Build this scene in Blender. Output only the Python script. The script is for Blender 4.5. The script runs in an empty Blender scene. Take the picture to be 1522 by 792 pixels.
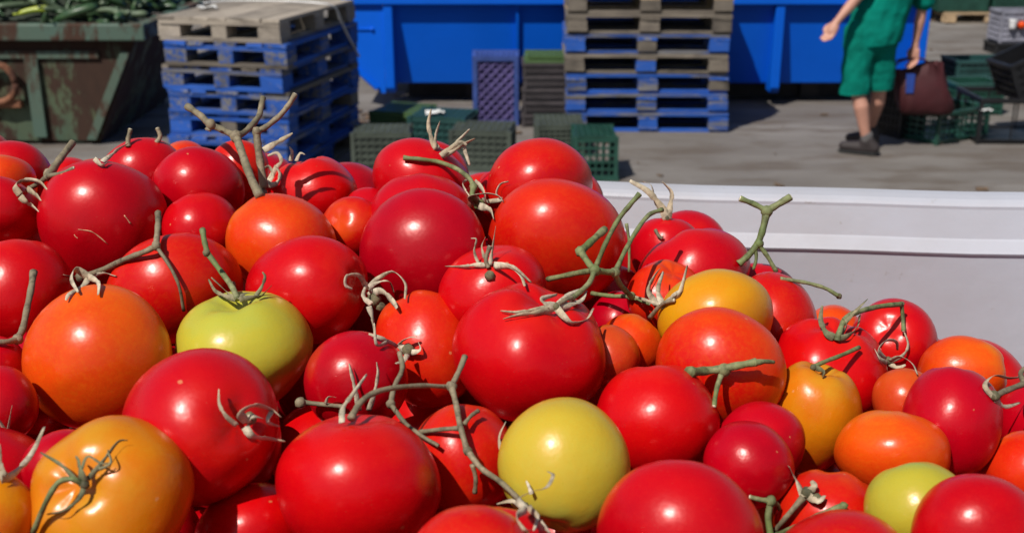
import bpy, bmesh, math, random
import numpy as np
from mathutils import Vector, Matrix, Quaternion
rad = math.radians
sc = bpy.context.scene
col = sc.collection
random.seed(7)

# ---------------------------------------------------------------- camera
cd = bpy.data.cameras.new('camera'); cam = bpy.data.objects.new('camera', cd); col.objects.link(cam)
cam.location = (0, 0, 1.8); cam.rotation_euler = (rad(90-18.7), 0, 0)
cd.sensor_width = 36; cd.lens = 40.21; cd.clip_start = .02; cd.clip_end = 2000
cd.dof.use_dof = True; cd.dof.focus_distance = .74; cd.dof.aperture_fstop = 14
sc.camera = cam
# ---------------------------------------------------------------- sky, sun, exposure
SUN_EL, SUN_BEHIND = 52, 38          # sun behind the left shoulder
w = bpy.data.worlds.new('World'); sc.world = w; w.use_nodes = True
nt = w.node_tree; bg = nt.nodes['Background']
sky = nt.nodes.new('ShaderNodeTexSky'); sky.sky_type = 'NISHITA'; sky.sun_disc = False
sky.sun_elevation = rad(SUN_EL); sky.sun_rotation = rad(180+SUN_BEHIND)
sky.air_density = 1.0; sky.dust_density = 1.2; sky.ozone_density = 1.0
nt.links.new(sky.outputs[0], bg.inputs[0]); bg.inputs[1].default_value = .066
ld = bpy.data.lights.new('sun', 'SUN'); sun = bpy.data.objects.new('sun', ld); col.objects.link(sun)
ld.energy = 4.7; ld.angle = rad(.53); ld.color = (1, .955, .88)
sd = Vector((-math.sin(rad(SUN_BEHIND))*math.cos(rad(SUN_EL)), -math.cos(rad(SUN_BEHIND))*math.cos(rad(SUN_EL)), math.sin(rad(SUN_EL))))
sun.rotation_euler = sd.to_track_quat('Z', 'Y').to_euler(); sun.location = sd*30
sc.view_settings.view_transform = 'Standard'; sc.view_settings.look = 'None'
sc.view_settings.exposure = 0; sc.view_settings.gamma = 1
sc.render.engine = 'CYCLES'
sc.cycles.use_denoising = True
try: sc.cycles.denoiser = 'OPENIMAGEDENOISE'
except Exception: pass
sc.cycles.max_bounces = 6; sc.cycles.caustics_reflective = False; sc.cycles.caustics_refractive = False

# ---------------------------------------------------------------- material helpers
def new_mat(name):
    m = bpy.data.materials.new(name); m.use_nodes = True
    return m, m.node_tree, m.node_tree.nodes['Principled BSDF']
def N(nt, t, **kw):
    n = nt.nodes.new('ShaderNode'+t)
    for k, v in kw.items():
        if k in n.inputs: n.inputs[k].default_value = v
        else: setattr(n, k, v)
    return n
def ramp(nt, fac, stops, interp='LINEAR'):
    r = nt.nodes.new('ShaderNodeValToRGB'); r.color_ramp.interpolation = interp
    el = r.color_ramp.elements
    while len(el) < len(stops): el.new(.5)
    for e, (p, c) in zip(el, stops):
        e.position = p; e.color = (*c, 1) if len(c) == 3 else c
    nt.links.new(fac, r.inputs[0]); return r.outputs[0]
def mixc(nt, fac, a, b, mode='MIX'):
    m = nt.nodes.new('ShaderNodeMix'); m.data_type = 'RGBA'; m.blend_type = mode
    for sock, v in ((m.inputs[0], fac), (m.inputs[6], a), (m.inputs[7], b)):
        if isinstance(v, (int, float)): sock.default_value = v
        elif isinstance(v, tuple): sock.default_value = (*v, 1)
        else: nt.links.new(v, sock)
    return m.outputs[2]
def math_(nt, op, a, b=0.0):
    m = nt.nodes.new('ShaderNodeMath'); m.operation = op
    for sock, v in ((m.inputs[0], a), (m.inputs[1], b)):
        if isinstance(v, (int, float)): sock.default_value = v
        else: nt.links.new(v, sock)
    return m.outputs[0]
def bump(nt, b, h, strength, dist):
    n = N(nt, 'Bump'); n.inputs['Strength'].default_value = strength; n.inputs['Distance'].default_value = dist
    nt.links.new(h, n.inputs['Height']); nt.links.new(n.outputs[0], b.inputs['Normal'])
def noise(nt, vec, scale, detail=4, rough=.55, dist=0):
    n = N(nt, 'TexNoise'); n.inputs['Scale'].default_value = scale; n.inputs['Detail'].default_value = detail
    n.inputs['Roughness'].default_value = rough; n.inputs['Distortion'].default_value = dist
    if vec is not None: nt.links.new(vec, n.inputs['Vector'])
    return n.outputs['Fac']
def obj_vec(nt, scale=(1, 1, 1), jitter=True):
    """object coordinates, shifted by the object's own random number so copies differ"""
    tc = N(nt, 'TexCoord'); mp = N(nt, 'Mapping'); mp.inputs['Scale'].default_value = scale
    nt.links.new(tc.outputs['Object'], mp.inputs['Vector'])
    if not jitter: return mp.outputs[0], None
    oi = N(nt, 'ObjectInfo'); a = N(nt, 'VectorMath', operation='ADD')
    k = math_(nt, 'MULTIPLY', oi.outputs['Random'], 37.0)
    nt.links.new(mp.outputs[0], a.inputs[0]); nt.links.new(k, a.inputs[1])
    return a.outputs[0], oi.outputs['Random']

def tomato_mat(name, base, shoulder, low, blush, hue=.004, val=.16):
    m, nt, b = new_mat(name)
    v, rnd = obj_vec(nt)
    tc = N(nt, 'TexCoord'); sp = N(nt, 'SeparateXYZ'); nt.links.new(tc.outputs['Object'], sp.inputs[0])
    n1 = noise(nt, v, 1.6, 3)
    zz = math_(nt, 'ADD', sp.outputs[2], math_(nt, 'MULTIPLY', math_(nt, 'SUBTRACT', n1, .5), 1.1))
    c = ramp(nt, math_(nt, 'MULTIPLY_ADD', zz, .5), [(0, low), (.5, base), (.78, base), (1, shoulder)])
    n5 = noise(nt, v, .9, 2)
    c = mixc(nt, ramp(nt, n5, [(.42, (0, 0, 0)), (.66, (.75, .75, .75))]), c, blush)
    c = mixc(nt, ramp(nt, noise(nt, v, 14, 5, .7), [(.45, (0, 0, 0)), (.8, (.30, .30, .30))]), c, shoulder)
    hs = N(nt, 'HueSaturation')
    nt.links.new(c, hs.inputs['Color'])
    nt.links.new(math_(nt, 'ADD', math_(nt, 'MULTIPLY', math_(nt, 'SUBTRACT', rnd, .35), hue*2), .5), hs.inputs['Hue'])
    nt.links.new(math_(nt, 'ADD', math_(nt, 'MULTIPLY', rnd, val), 1-val/2), hs.inputs['Value'])
    # fine pale lenticels
    vo = N(nt, 'TexVoronoi'); vo.inputs['Scale'].default_value = 20; nt.links.new(v, vo.inputs['Vector'])
    dots = ramp(nt, vo.outputs['Distance'], [(0, (1, 1, 1)), (.07, (.5, .5, .5)), (.11, (0, 0, 0))])
    pick = ramp(nt, noise(nt, v, 3.1, 2), [(.5, (0, 0, 0)), (.62, (1, 1, 1))])
    k = math_(nt, 'MULTIPLY', math_(nt, 'MULTIPLY', dots, pick), .28)
    c2 = mixc(nt, k, hs.outputs[0], (.85, .45, .25))
    # a few corky scars
    wv = N(nt, 'TexVoronoi'); wv.inputs['Scale'].default_value = 1.5; wv.feature = 'F1'
    v2, _ = obj_vec(nt, (1, 1, 1)); nt.links.new(v2, wv.inputs['Vector'])
    d = noise(nt, v2, 9, 3, .7)
    scar = math_(nt, 'MULTIPLY', ramp(nt, math_(nt, 'ADD', wv.outputs['Distance'], math_(nt, 'MULTIPLY', d, .10)), [(.085, (1, 1, 1)), (.10, (0, 0, 0))]), .55)
    c3 = mixc(nt, scar, c2, (.55, .25, .10))
    nt.links.new(c3, b.inputs['Base Color'])
    rg = math_(nt, 'ADD', math_(nt, 'MULTIPLY', noise(nt, v, 26, 3), .08), .245)
    nt.links.new(math_(nt, 'ADD', rg, math_(nt, 'MULTIPLY', scar, .4)), b.inputs['Roughness'])
    b.inputs['IOR'].default_value = 1.5
    b.inputs['Specular Tint'].default_value = (1, .60, .58, 1)
    bump(nt, b, math_(nt, 'ADD', noise(nt, v, 2.2, 3), math_(nt, 'MULTIPLY', noise(nt, v, 30, 2), .02)), .05, .01)
    return m
def fix_madd():
    for m in bpy.data.materials:
        if not m.use_nodes: continue
        for n in m.node_tree.nodes:
            if n.type == 'MATH' and n.operation == 'MULTIPLY_ADD':
                n.inputs[1].default_value = .5; n.inputs[2].default_value = .5
M = {}
M['R'] = tomato_mat('tomato_red', (.50, .0004, .0055), (.58, .010, .005), (.40, .0003, .0045), (.56, .0022, .0045), .001)
M['C'] = tomato_mat('tomato_crimson', (.42, .0003, .010), (.46, .002, .012), (.34, .0003, .006), (.50, .0006, .007), .001)
M['S'] = tomato_mat('tomato_scarlet', (.55, .005, .003), (.62, .060, .006), (.46, .0012, .003), (.60, .020, .004), .002)
M['O'] = tomato_mat('tomato_orange', (.68, .058, .003), (.63, .145, .006), (.54, .006, .003), (.66, .030, .003), .008)
M['A'] = tomato_mat('tomato_amber', (.58, .180, .003), (.56, .26, .014), (.54, .070, .003), (.58, .12, .003), .006)
M['P'] = tomato_mat('tomato_pale_orange', (.58, .075, .010), (.54, .14, .014), (.54, .028, .008), (.52, .045, .006), .006)
M['Y'] = tomato_mat('tomato_lime', (.49, .345, .032), (.40, .39, .055), (.48, .25, .014), (.46, .30, .03), .008)
M['G'] = tomato_mat('tomato_gold', (.60, .265, .006), (.56, .33, .02), (.56, .15, .004), (.60, .20, .005), .006)
M['L'] = tomato_mat('tomato_lime_green', (.45, .395, .034), (.37, .40, .06), (.47, .33, .016), (.43, .36, .03), .006)

def plant_mat(name, a, b_, rough=.7):
    m, nt, b = new_mat(name)
    tc = N(nt, 'TexCoord'); v = tc.outputs['Object']
    n1 = noise(nt, v, 160, 4, .65); n2 = noise(nt, v, 40, 3)
    c = mixc(nt, ramp(nt, n2, [(.36, (0, 0, 0)), (.64, (1, 1, 1))]), a, b_)
    c = mixc(nt, ramp(nt, n1, [(.40, (0, 0, 0)), (.72, (1, 1, 1))]), c, tuple(x*.38 for x in a))
    nt.links.new(c, b.inputs['Base Color']); b.inputs['Roughness'].default_value = rough
    bump(nt, b, n1, .5, .0012)
    return m
M['g'] = plant_mat('vine_green', (.125, .17, .050), (.24, .245, .115))
M['t'] = plant_mat('vine_tan', (.17, .145, .085), (.31, .245, .155))
M['d'] = plant_mat('calyx_dry', (.42, .34, .22), (.68, .60, .46), .85)
M['dg'] = plant_mat('calyx_green', (.10, .12, .05), (.30, .26, .15), .85)
M['x'] = plant_mat('corky_scar', (.62, .30, .16), (.66, .38, .22), .8)
M['core'] = plant_mat('calyx_core_shade', (.085, .085, .04), (.20, .17, .09), .8)  # green core, darkened to put the shadow inside the calyx into its colour
M['cut'] = plant_mat('stem_cut', (.62, .55, .40), (.70, .64, .50), .8)

def plain_noise_mat(name, a, b_, scale, rough=.6, bumpd=0, stretch=(1, 1, 1), spec=.5):
    m, nt, b = new_mat(name)
    v, rnd = obj_vec(nt, stretch)
    n1 = noise(nt, v, scale, 6, .6)
    c = mixc(nt, ramp(nt, n1, [(.35, (0, 0, 0)), (.68, (1, 1, 1))]), a, b_)
    hs = N(nt, 'HueSaturation'); nt.links.new(c, hs.inputs['Color'])
    nt.links.new(math_(nt, 'ADD', math_(nt, 'MULTIPLY', rnd, .3), .85), hs.inputs['Value'])
    nt.links.new(hs.outputs[0], b.inputs['Base Color']); b.inputs['Roughness'].default_value = rough
    b.inputs['Specular IOR Level'].default_value = spec
    if bumpd: bump(nt, b, n1, .5, bumpd)
    return m
def wood_mat(name, a, b_, dark, paint=None):
    m, nt, b = new_mat(name)
    v, rnd = obj_vec(nt, (1, 1, 1))
    g = N(nt, 'Mapping'); g.inputs['Scale'].default_value = (1.2, 14, 14); nt.links.new(v, g.inputs['Vector'])
    n1 = noise(nt, g.outputs[0], 4, 6, .65); n2 = noise(nt, v, 5, 4)
    c = mixc(nt, ramp(nt, n1, [(.3, (0, 0, 0)), (.7, (1, 1, 1))]), a, b_)
    c = mixc(nt, ramp(nt, n2, [(.5, (0, 0, 0)), (.75, (1, 1, 1))]), c, dark)
    if paint:
        wear = noise(nt, g.outputs[0], 2.2, 6, .7)
        lim = math_(nt, 'ADD', math_(nt, 'MULTIPLY', rnd, .18), .51)
        f = math_(nt, 'MULTIPLY', math_(nt, 'SUBTRACT', lim, wear), 9.0)
        f = ramp(nt, f, [(0, (0, 0, 0)), (1, (1, 1, 1))])
        pc = mixc(nt, n2, paint, tuple(x*.6 for x in paint))
        c = mixc(nt, f, c, pc)
    hs = N(nt, 'HueSaturation'); nt.links.new(c, hs.inputs['Color'])
    nt.links.new(math_(nt, 'ADD', math_(nt, 'MULTIPLY', rnd, .5), .75), hs.inputs['Value'])
    nt.links.new(hs.outputs[0], b.inputs['Base Color']); b.inputs['Roughness'].default_value = .82
    bump(nt, b, n1, .6, .003)
    return m
M['wood'] = wood_mat('wood_weathered', (.20, .168, .132), (.115, .096, .078), (.06, .05, .042))
M['woodtan'] = wood_mat('wood_tan', (.52, .37, .22), (.42, .29, .17), (.25, .17, .10))
M['woodpale'] = wood_mat('wood_pale', (.36, .31, .25), (.25, .21, .17), (.16, .135, .11))
M['blue'] = wood_mat('wood_blue_paint', (.23, .22, .22), (.12, .12, .135), (.06, .06, .075), (.012, .085, .40))
def metal_paint(name, paint, paint2, rust, amount, rough=.45):
    m, nt, b = new_mat(name)
    tc = N(nt, 'TexCoord'); v = tc.outputs['Object']
    mp = N(nt, 'Mapping'); mp.inputs['Scale'].default_value = (1, 1, .45); nt.links.new(v, mp.inputs['Vector'])
    n1 = noise(nt, mp.outputs[0], 3.2, 8, .7, .4); n2 = noise(nt, mp.outputs[0], 14, 5, .65); n3 = noise(nt, v, 1.3, 4)
    c = mixc(nt, ramp(nt, n3, [(.35, (0, 0, 0)), (.65, (1, 1, 1))]), paint, paint2)
    f = ramp(nt, math_(nt, 'ADD', math_(nt, 'MULTIPLY', n1, .75), math_(nt, 'MULTIPLY', n2, .25)), [(amount-.03, (1, 1, 1)), (amount+.03, (0, 0, 0))])
    rc = mixc(nt, n2, rust, tuple(x*.4 for x in rust))
    c = mixc(nt, f, c, rc)
    nt.links.new(c, b.inputs['Base Color'])
    nt.links.new(math_(nt, 'ADD', math_(nt, 'MULTIPLY', f, .4), rough), b.inputs['Roughness'])
    bump(nt, b, math_(nt, 'ADD', n3, math_(nt, 'MULTIPLY', f, .15)), .35, .02)
    return m
M['skip'] = metal_paint('skip_green_paint', (.040, .080, .058), (.075, .095, .045), (.055, .026, .016), 0.545, .65)
M['skiprim'] = metal_paint('skip_rim_paint', (.06, .125, .10), (.075, .11, .08), (.075, .036, .022), .47, .6)
M['rust'] = metal_paint('rusty_steel', (.26, .10, .045), (.20, .08, .04), (.10, .04, .025), .5, .8)
M['contblue'] = metal_paint('container_blue_paint', (.0, .112, .68), (.0, .100, .60), (.02, .05, .17), .335, .5)
M['contblue'].node_tree.nodes['Principled BSDF'].inputs['Specular IOR Level'].default_value = .25
M['steel'] = plain_noise_mat('dark_steel', (.03, .028, .027), (.06, .05, .045), 6, .7)

def plastic(name, c, var=.6, rough=.42):
    return plain_noise_mat(name, c, tuple(x*var for x in c), 7, rough)
M['p_green'] = plastic('crate_green', (.022, .085, .062), .55, .3)
M['p_teal'] = plastic('crate_teal', (.022, .075, .07))
M['p_leaf'] = plastic('crate_leaf_green', (.085, .155, .055))
M['p_olive'] = plastic('crate_olive_grey', (.07, .085, .066), .6, .6)
M['p_dark'] = plastic('crate_brown_grey', (.062, .052, .055), .55, .6)
M['p_blue'] = plastic('crate_blue', (.055, .10, .34))
M['p_purple'] = plastic('crate_purple', (.13, .10, .29))
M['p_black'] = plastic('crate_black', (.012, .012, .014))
M['p_grey'] = plastic('crate_grey', (.30, .30, .36))
M['binw'] = None

m, nt, b = new_mat('bin_white_plastic'); M['binw'] = m
tc = N(nt, 'TexCoord'); v = tc.outputs['Object']
n1 = noise(nt, v, 5, 6, .65); n2 = noise(nt, v, 45, 4, .7)
mp = N(nt, 'Mapping'); mp.inputs['Scale'].default_value = (1, 1, 1.6); nt.links.new(v, mp.inputs['Vector']); n3 = noise(nt, mp.outputs[0], 3.2, 6, .62)
c = mixc(nt, ramp(nt, n1, [(.4, (0, 0, 0)), (.7, (1, 1, 1))]), (.455, .465, .52), (.42, .42, .46))
c = mixc(nt, ramp(nt, n3, [(.50, (0, 0, 0)), (.70, (.45, .45, .45))]), c, (.36, .34, .335))
c = mixc(nt, ramp(nt, n2, [(.66, (0, 0, 0)), (.74, (.7, .7, .7))]), c, (.30, .27, .24))
nt.links.new(c, b.inputs['Base Color']); b.inputs['Roughness'].default_value = .45
bump(nt, b, math_(nt, 'ADD', n1, math_(nt, 'MULTIPLY', n2, .1)), .25, .006)

m, nt, b = new_mat('ground_concrete'); M['ground'] = m
tc = N(nt, 'TexCoord'); v = tc.outputs['Object']
mp = N(nt, 'Mapping'); mp.inputs['Scale'].default_value = (.55, 1.5, 1); nt.links.new(v, mp.inputs['Vector'])
n1 = noise(nt, mp.outputs[0], .9, 8, .6, .3); n2 = noise(nt, v, 6, 6, .7); n3 = noise(nt, v, 60, 4, .7); n4 = noise(nt, mp.outputs[0], 2.4, 6, .65)
c = mixc(nt, ramp(nt, n1, [(.36, (0, 0, 0)), (.64, (1, 1, 1))]), (.125, .108, .094), (.215, .198, .182))
c = mixc(nt, ramp(nt, n4, [(.48, (0, 0, 0)), (.62, (.85, .85, .85))]), c, (.100, .076, .058))
c = mixc(nt, ramp(nt, n2, [(.60, (0, 0, 0)), (.74, (.55, .55, .55))]), c, (.062, .055, .050))
c = mixc(nt, ramp(nt, n3, [(.3, (.35, .35, .35)), (.6, (0, 0, 0))]), c, (.13, .12, .115))
nt.links.new(c, b.inputs['Base Color']); b.inputs['Roughness'].default_value = .9
bump(nt, b, n3, .5, .01)
def flat_mat(name, c, rough=.7):
    return plain_noise_mat(name, c, tuple(x*.75 for x in c), 9, rough)
M['shirt'] = flat_mat('cloth_green_shirt', (.0, .215, .160), .9)
M['shorts'] = flat_mat('cloth_green_shorts', (.0, .150, .110), .9)
for q in ('shirt', 'shorts'): M[q].node_tree.nodes['Principled BSDF'].inputs['Specular IOR Level'].default_value = .12
M['skin'] = flat_mat('skin', (.50, .25, .18), .55)
M['shoe'] = flat_mat('shoe_dark', (.035, .026, .026), .7)
M['sole'] = flat_mat('shoe_sole', (.02, .02, .02), .8)
M['hair'] = flat_mat('hair_dark', (.03, .02, .014), .6)
M['bagred'] = flat_mat('bag_red', (.055, .005, .008), .7)
M['bagblue'] = flat_mat('bag_blue', (.01, .05, .30), .6)
M['white'] = flat_mat('white_plastic', (.80, .80, .80), .5)
M['paper'] = flat_mat('white_paper', (.82, .82, .80), .7)
M['sock'] = flat_mat('sock_grey', (.12, .11, .11), .9)
M['zuc0'] = plain_noise_mat('courgette_green', (.020, .055, .022), (.05, .10, .035), 18, .4)
M['zuc1'] = plain_noise_mat('courgette_grey_green', (.075, .11, .065), (.12, .16, .09), 16, .45)
M['zucy'] = plain_noise_mat('courgette_yellow', (.36, .40, .03), (.24, .32, .04), 14, .4)
M['zucshade'] = plain_noise_mat('heap_shade', (.010, .016, .010), (.025, .035, .02), 12, .8)
fix_madd()

# ---------------------------------------------------------------- mesh helpers
class MB:
    def __init__(s): s.v = []; s.f = []
    def add(s, vs, fs):
        o = len(s.v); s.v += [tuple(p) for p in vs]; s.f += [tuple(i+o for i in f) for f in fs]
    def box(s, c, d, M3=None):
        x, y, z = (k/2 for k in d)
        vs = [Vector((i*x, j*y, k*z)) for k in (-1, 1) for j in (-1, 1) for i in (-1, 1)]
        if M3 is not None: vs = [M3 @ p for p in vs]
        c = Vector(c); s.add([c+p for p in vs], [(0, 2, 3, 1), (4, 5, 7, 6), (0, 1, 5, 4), (2, 6, 7, 3), (0, 4, 6, 2), (1, 3, 7, 5)])
    def bbox(s, x0, x1, y0, y1, z0, z1): s.box(((x0+x1)/2, (y0+y1)/2, (z0+z1)/2), (x1-x0, y1-y0, z1-z0))
    def prism(s, poly, axis, a0, a1):
        """poly in the two other axes, extruded along axis"""
        n = len(poly)
        def P(p, a): return {'x': (a, p[0], p[1]), 'y': (p[0], a, p[1]), 'z': (p[0], p[1], a)}[axis]
        vs = [P(p, a0) for p in poly]+[P(p, a1) for p in poly]
        s.add(vs, [tuple(range(n))[::-1], tuple(range(n, 2*n))]+[(i, (i+1) % n, n+(i+1) % n, n+i) for i in range(n)])
    def tube(s, pts, rads, n=8, flat=1.0, twist=0, up=None, rnd=None):
        pts = [Vector(p) for p in pts]; rings = []
        prev = None
        for i, p in enumerate(pts):
            t = (pts[min(i+1, len(pts)-1)]-pts[max(i-1, 0)])
            t = t.normalized() if t.length > 1e-9 else Vector((0, 0, 1))
            a = prev if prev is not None else (up or (Vector((0, 0, 1)) if abs(t.z) < .9 else Vector((1, 0, 0))))
            x = a-t*a.dot(t)
            x = x.normalized() if x.length > 1e-6 else t.orthogonal().normalized()
            prev = x; y = t.cross(x)
            tw = twist*i/max(1, len(pts)-1); c, s_ = math.cos(tw), math.sin(tw)
            ring = []
            for k in range(n):
                an = 2*math.pi*k/n
                rr = rads[i]*(1+(rnd.uniform(-.05, .05) if rnd else 0))
                e1, e2 = math.cos(an)*rr*flat, math.sin(an)*rr
                ring.append(p+(x*(e1*c-e2*s_)+y*(e1*s_+e2*c)))
            rings.append(ring)
        vs = [q for r in rings for q in r]; fs = []
        for i in range(len(rings)-1):
            for k in range(n): fs.append((i*n+k, i*n+(k+1) % n, (i+1)*n+(k+1) % n, (i+1)*n+k))
        fs += [tuple(range(n))[::-1], tuple(range((len(rings)-1)*n, len(rings)*n))]
        s.add(vs, fs)
    def ball(s, c, r, rnd=None, seg=8, sq=(1, 1, 1)):
        c = Vector(c); vs = [c+Vector((0, 0, r*sq[2]))]; rings = 5
        for i in range(1, rings):
            for k in range(seg):
                th = math.pi*i/rings; ph = 2*math.pi*k/seg
                q = r*(1+(rnd.uniform(-.10, .10) if rnd else 0))
                vs.append(c+Vector((q*sq[0]*math.sin(th)*math.cos(ph), q*sq[1]*math.sin(th)*math.sin(ph), q*sq[2]*math.cos(th))))
        vs.append(c-Vector((0, 0, r*sq[2]))); fs = []
        for k in range(seg): fs.append((0, 1+k, 1+(k+1) % seg))
        for i in range(rings-2):
            for k in range(seg): fs.append((1+i*seg+k, 1+(i+1)*seg+k, 1+(i+1)*seg+(k+1) % seg, 1+i*seg+(k+1) % seg))
        e = len(vs)-1; o = 1+(rings-2)*seg
        for k in range(seg): fs.append((e, o+(k+1) % seg, o+k))
        s.add(vs, fs)
    def mesh(s, name, mat, smooth=False):
        me = bpy.data.meshes.new(name); me.from_pydata(s.v, [], s.f); me.update()
        if mat is not None: me.materials.append(mat)
        if smooth: me.polygons.foreach_set('use_smooth', [True]*len(me.polygons))
        return me
    def build(s, name, mat, parent=None, smooth=False, bevel=0):
        me = s.mesh(name, mat, smooth); return link(name, me, parent, bevel)
def link(name, me, parent=None, bevel=0):
    o = bpy.data.objects.new(name, me); col.objects.link(o)
    if parent is not None: o.parent = parent
    if bevel:
        b = o.modifiers.new('bevel', 'BEVEL'); b.width = bevel; b.segments = 2; b.limit_method = 'ANGLE'
    return o
def tag(o, label=None, cat=None, group=None, kind=None):
    if label: o['label'] = label
    if cat: o['category'] = cat
    if group: o['group'] = group
    if kind: o['kind'] = kind
    return o
def empty(name, loc=(0, 0, 0), rz=0):
    o = bpy.data.objects.new(name, None); col.objects.link(o); o.empty_display_size = .1
    o.location = loc; o.rotation_euler = (0, 0, rz); return o
def smooth_path(pts, n=5):
    """Catmull-Rom through the points"""
    P = [Vector(p) for p in pts]
    if len(P) < 3:
        return [P[0].lerp(P[-1], i/n) for i in range(n+1)]
    E = [P[0]*2-P[1]]+P+[P[-1]*2-P[-2]]; out = []
    for i in range(1, len(E)-2):
        a, b, c, d = E[i-1:i+3]
        for k in range(n):
            t = k/n
            out.append(.5*((2*b)+(c-a)*t+(2*a-5*b+4*c-d)*t*t+(3*b-a-3*c+d)*t**3))
    out.append(P[-1]); return out

# ---------------------------------------------------------------- ground
g = MB(); g.add([(-400, -200, 0), (400, -200, 0), (400, 900, 0), (-400, 900, 0)], [(0, 1, 2, 3)])
tag(g.build('ground', M['ground']), 'stained grey concrete yard', None, None, 'structure')

# ---------------------------------------------------------------- blue container
Y0 = 9.45
def container():
    t = empty('waste_container', (1.0, Y0+.9, 0))
    tag(t, 'long blue steel waste container with tapered sides behind the pallet stacks', 'container')
    ox, oy = 1.0, Y0+.9
    def B(mb, name, **k):
        mb.v = [(x-ox, y-oy, z) for x, y, z in mb.v]; return mb.build(name, M['contblue'], t, **k)
    xl, xr = -1.0, 3.36
    # tapered lower body and upright upper body
    b = MB(); b.prism([(Y0+.03, .86), (Y0+.03, 1.98), (Y0+1.85, 1.98), (Y0+1.85, .86), (Y0+1.7, .17), (Y0+.17, .17)], 'x', xl, xr); B(b, 'body', bevel=.01)
    r = MB(); r.bbox(xl-.36, xr+.03, Y0-.035, Y0+.027, .835, .905); B(r, 'ledge_rail', bevel=.012)
    r = MB(); r.bbox(xl-.36, xr+.03, Y0-.05, Y0+.027, 1.93, 2.04); B(r, 'top_rail', bevel=.012)
    for x, wd in ((-1.045, .075), (2.14, .075), (3.325, .07)):
        f = MB(); f.prism([(Y0-.02, .832), (Y0+.035, .832), (Y0+.19, .18), (Y0+.17, .115), (Y0+.03, .115), (Y0-.0, .16)], 'x', x, x+wd); B(f, 'rib', bevel=.008)
        f = MB(); f.bbox(x, x+wd, Y0-.02, Y0+.028, .907, 1.928); B(f, 'upper_rib')
    f = MB(); f.prism([(Y0+.0, .832), (Y0+.035, .832), (Y0+.18, .20), (Y0+.13, .20)], 'x', .03, .055); B(f, 'seam_rib')
    # end plate with cut off lower corner and a bent lip
    f = MB(); f.prism([(-1.37, .39), (-1.37, .832), (-1.047, .832), (-1.047, .118), (-1.09, .118)], 'y', Y0+.002, Y0+.02); B(f, 'end_plate')
    f = MB(); f.tube([(-1.372, Y0-.012, .395), (-1.115, Y0-.012, .158)], [.022, .022], 6); B(f, 'lip')
    f = MB(); f.tube([(-1.27, Y0-.004, .64), (-1.15, Y0-.004, .64)], [.008, .008], 6); f.ball((-1.14, Y0-.006, .64), .016); B(f, 'latch')
    f = MB(); f.prism([(Y0+.02, .40), (Y0+.02, 1.98), (Y0+1.84, 1.98), (Y0+1.84, .40)], 'x', -1.39, -1.372); B(f, 'end_wall')
    for x in (-.4, 1.0, 2.5):
        s = MB(); s.bbox(x, x+.16, Y0+.42, Y0+1.5, .0, .168); s.v = [(a-ox, b_-oy, c_) for a, b_, c_ in s.v]; s.build('skid', M['steel'], t)
    s = MB(); s.bbox(xl+.1, xr-.1, Y0+.5, Y0+.56, .0, .165); s.v = [(a-ox, b_-oy, c_) for a, b_, c_ in s.v]; s.build('cross_beam', M['steel'], t)
container()

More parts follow.
